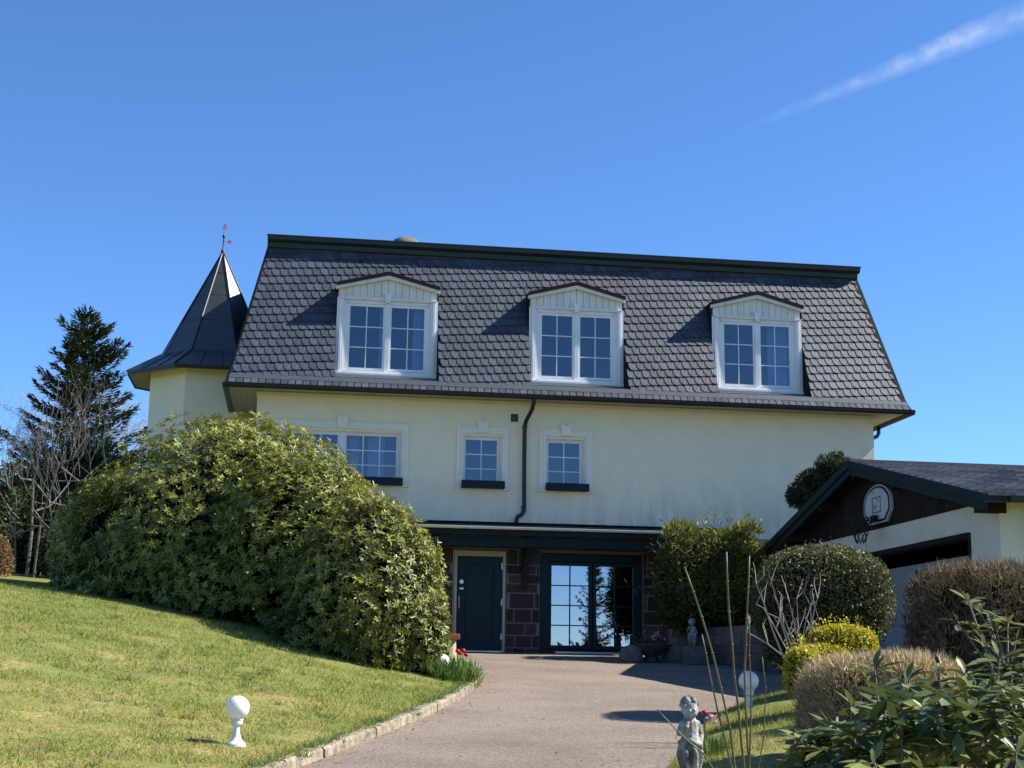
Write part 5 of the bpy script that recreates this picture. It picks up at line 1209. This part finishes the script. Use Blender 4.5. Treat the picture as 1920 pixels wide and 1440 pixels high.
o = [x_ for x_ in bpy.data.objects if x_.name.startswith('globe_lamp')][-1]; o.location.z = zt-.513*.92

# ---------------------------------------------------------------- tulips, bench, flowers
def tulip_clump(label, c, rad, nleaf, heads, Lf, hs, m='tulip_red', up_=.9):
    t = thing('tulip_clump', label, 'tulips'); n = nleaf
    a = rng.random(n)*6.28; r_ = np.sqrt(rng.random(n)); P = np.stack([c[0]+rad[0]*r_*np.cos(a), c[1]+rad[1]*r_*np.sin(a), np.zeros(n)], 1)
    P[:, 2] = [ground(q[0], q[1])-.01 for q in P]
    D = unit(np.stack([np.cos(a)*.55, np.sin(a)*.55, np.full(n, up_)], 1)+rng.normal(size=(n, 3))*.25); Nn = unit(np.stack([-np.cos(a), -np.sin(a), np.full(n, .5)], 1)+rng.normal(size=(n, 3))*.3)
    leafobj('leaves', 'tulip_leaf', t, P, D, -Nn, rng.uniform(.6, 1.2, n)*Lf, rng.uniform(.7, 1.3, n)*Lf*.09, .28, 'leaf')
    for (x_, y_, z_) in heads:
        hd = MB().lathe([(.001, -.01), (.6, .05), (.95, .4), (1, .75), (.85, 1.2), (.62, 1.45), (.5, 1.3)], (0, 0, 0), 9); hd.V = [(x_+q[0]*hs, y_+q[1]*hs, z_+q[2]*hs) for q in hd.V]
        o = hd.build('tulip_flower', m, t, True); g0 = np.array([x_+random.uniform(-.05, .05), y_+random.uniform(-.03, .03), ground(x_, y_)-.01])
        MB().tube([g0, (g0+np.array([x_, y_, z_]))/2+(.01, 0, 0), (x_, y_, z_)], .006, 5).build('stem', 'tulip_leaf', t)
    return t
hd = [at(u, v, 21.6+.1*i) for i, (u, v) in enumerate(((858, 1224), (868, 1223), (874, 1231), (863, 1228)))]
c = at(848, 1262, 21.3); tulip_clump('red tulips in a thick clump of leaves at the rhododendron edge', c, (.36, .42), 480, hd, .30, .036)
c = at(1338, 1385, 12.6); hd = [at(1321, 1340, 12.4)]
tc_ = tulip_clump('single red tulip with pink blossoms beside the stone cherub', c, (.12, .14), 130, hd, .17, .026)
q = at(1338, 1348, 12.5)+rng.normal(size=(36, 3))*np.array([.035, .03, .022]); leafobj('pink_blossoms', 'flower_pink', tc_, q, rnd(36), rnd(36), np.full(36, .03), np.full(36, .026), .2, 'small')
bn = thing('garden_bench', 'end of a red plank bench on pale posts poking from the rhododendron', 'bench')
p = at(832, 1193, 23.6); gz = ground(p[0], p[1]); 
MB().box(p[0]-.40, p[0]+.24, p[1]-.20, p[1]+.20, p[2]-.05, p[2]+.035).build('seat', 'red_wood', bn, bevel=.008)
for dx in (-.28, .08): MB().tube([(p[0]+dx, p[1], gz-.05), (p[0]+dx, p[1]+.01, p[2]-.051)], [.14, .12], 12).build('post', 'pale_wood', bn)

# ---------------------------------------------------------------- grass
def grass(name, label, n, fx, Lr, seedv, dens=None):
    y = rng.uniform(*seedv, n); s = fx(n); return y, s
N_ = 210000
yy = -23+18.5*rng.random(N_)**1.15; ss = 9.5*rng.random(N_)**1.1+.10
xx = kx(yy)-ss
zz = np.array(zl(xx, yy)); n = N_
D = unit(rng.normal(size=(n, 3))*np.array([.55, .55, .1])+np.array([0, 0, .8])); patch = np.array([mnoise.noise(Vector((a*.6, b*.6, 1.3))) for a, b in zip(xx, yy)])
keepb = np.array([mnoise.noise(Vector((a*1.9, b*1.9, 5.1)))+.5*mnoise.noise(Vector((a*5, b*5, 2.2))) for a, b in zip(xx, yy)])+.25*rng.random(n) < .52
xx, yy, zz, D, patch = xx[keepb], yy[keepb], zz[keepb], D[keepb], patch[keepb]; n = len(xx)
g = leafobj('lawn_grass', 'grass_blade', None, np.stack([xx, yy, zz-.004], 1), D, rnd(n), rng.uniform(.025, .065, n)*(1+.5*patch), rng.uniform(.005, .011, n), .25, 'blade', np.clip(rng.random(n)*1.3-.4, 0, 1))
tag(g, 'short yellow-green sunlit lawn grass on the bank left of the drive', 'grass', kind='stuff')
N_ = 52000; yy = -22+10*rng.random(N_); ss = 4.2*rng.random(N_)**1.3+.02; xx = rx(yy)+ss; n = N_
D = unit(rng.normal(size=(n, 3))*np.array([.55, .55, .1])+np.array([0, 0, .8])); patch = np.array([mnoise.noise(Vector((a*1.1, b*1.1, 9.3))) for a, b in zip(xx, yy)])
g = leafobj('verge_grass', 'grass_blade', None, np.stack([xx, yy, zr(xx, yy)-.004], 1), D, rnd(n), rng.uniform(.025, .07, n)*np.clip(.9+1.1*patch, .15, 1.8), rng.uniform(.004, .009, n), .25, 'blade', np.clip(rng.random(n)*1.0-.2, 0, 1))
tag(g, 'rough grass in the planted bed right of the drive', 'grass', kind='stuff')
# coarse tufts and weeds in the lawn, ragged fringe over the kerb
ncl = 260; cy = -21+14*rng.random(ncl); cs = 7*rng.random(ncl)**1.2; cs[:110] = .10+.08*rng.random(110); cxs = kx(cy)-cs
P = np.repeat(np.stack([cxs, cy, np.array(zl(cxs, cy))], 1), 34, 0); k = len(P); P = P+rng.normal(size=(k, 3))*np.array([.045, .045, 0])
D = unit(rng.normal(size=(k, 3))*np.array([.6, .6, .1])+np.array([.15, 0, .8]))
g = leafobj('grass_tufts', 'tulip_leaf', None, P-np.array([0, 0, .01]), D, rnd(k), rng.uniform(.04, .10, k), rng.uniform(.005, .011, k), .35, 'blade', rng.random(k)*.9)
tag(g, 'coarser darker grass tufts and weeds dotted over the lawn and kerb edge', 'grass', kind='stuff')
# dead leaves and grit blown along the edges of the drive
k = 900; yv = -22+21*rng.random(k); sd = rng.random(k) < .6; xv = np.where(sd, kx(yv)+.02+.35*rng.random(k)**2.2, rx(yv)-.05-.6*rng.random(k)**2); xv[:160] = kx(yv[:160])+rng.random(160)*(rx(yv[:160])-kx(yv[:160]))
g = leafobj('leaf_litter', 'brown_leaf', None, np.stack([xv, yv, zd(yv)+.012], 1), unit(rng.normal(size=(k, 3))*np.array([1, 1, .15])), unit(rng.normal(size=(k, 3))*.3+np.array([0, 0, 1])), rng.uniform(.015, .05, k), rng.uniform(.01, .025, k), .1, 'small')
tag(g, 'dead leaves and grit scattered along the edges of the drive', 'leaf litter', kind='stuff')
# ---------------------------------------------------------------- what the french doors mirror: across the road behind the camera
spruce('spruce_tree', 'slender spruce mirrored in the french door glass', (12.3, -45.0, -3.4), 9.2, 1.7, 6)
tl_ = [((x_, -66+random.uniform(-3, 3), -3.6+random.uniform(0, .6)), (random.uniform(3, 5), 2.5, random.uniform(4.2, 6.0))) for x_ in np.arange(-6, 46, 4.5)]
t = thing('tree_belt', 'low dark belt of trees mirrored along the bottom of the french door glass', 'tree belt'); t['kind'] = 'stuff'
P, N = shell(tl_, 9000, .85, 1.08, .1, 1.2, floor=-4.5); k = len(P)
leafobj('foliage', 'hedge_leaf', t, P, unit(N+rnd(k)), rnd(k), rng.uniform(.3, .6, k), rng.uniform(.15, .3, k), .1, 'small'); core(t, tl_, .9)
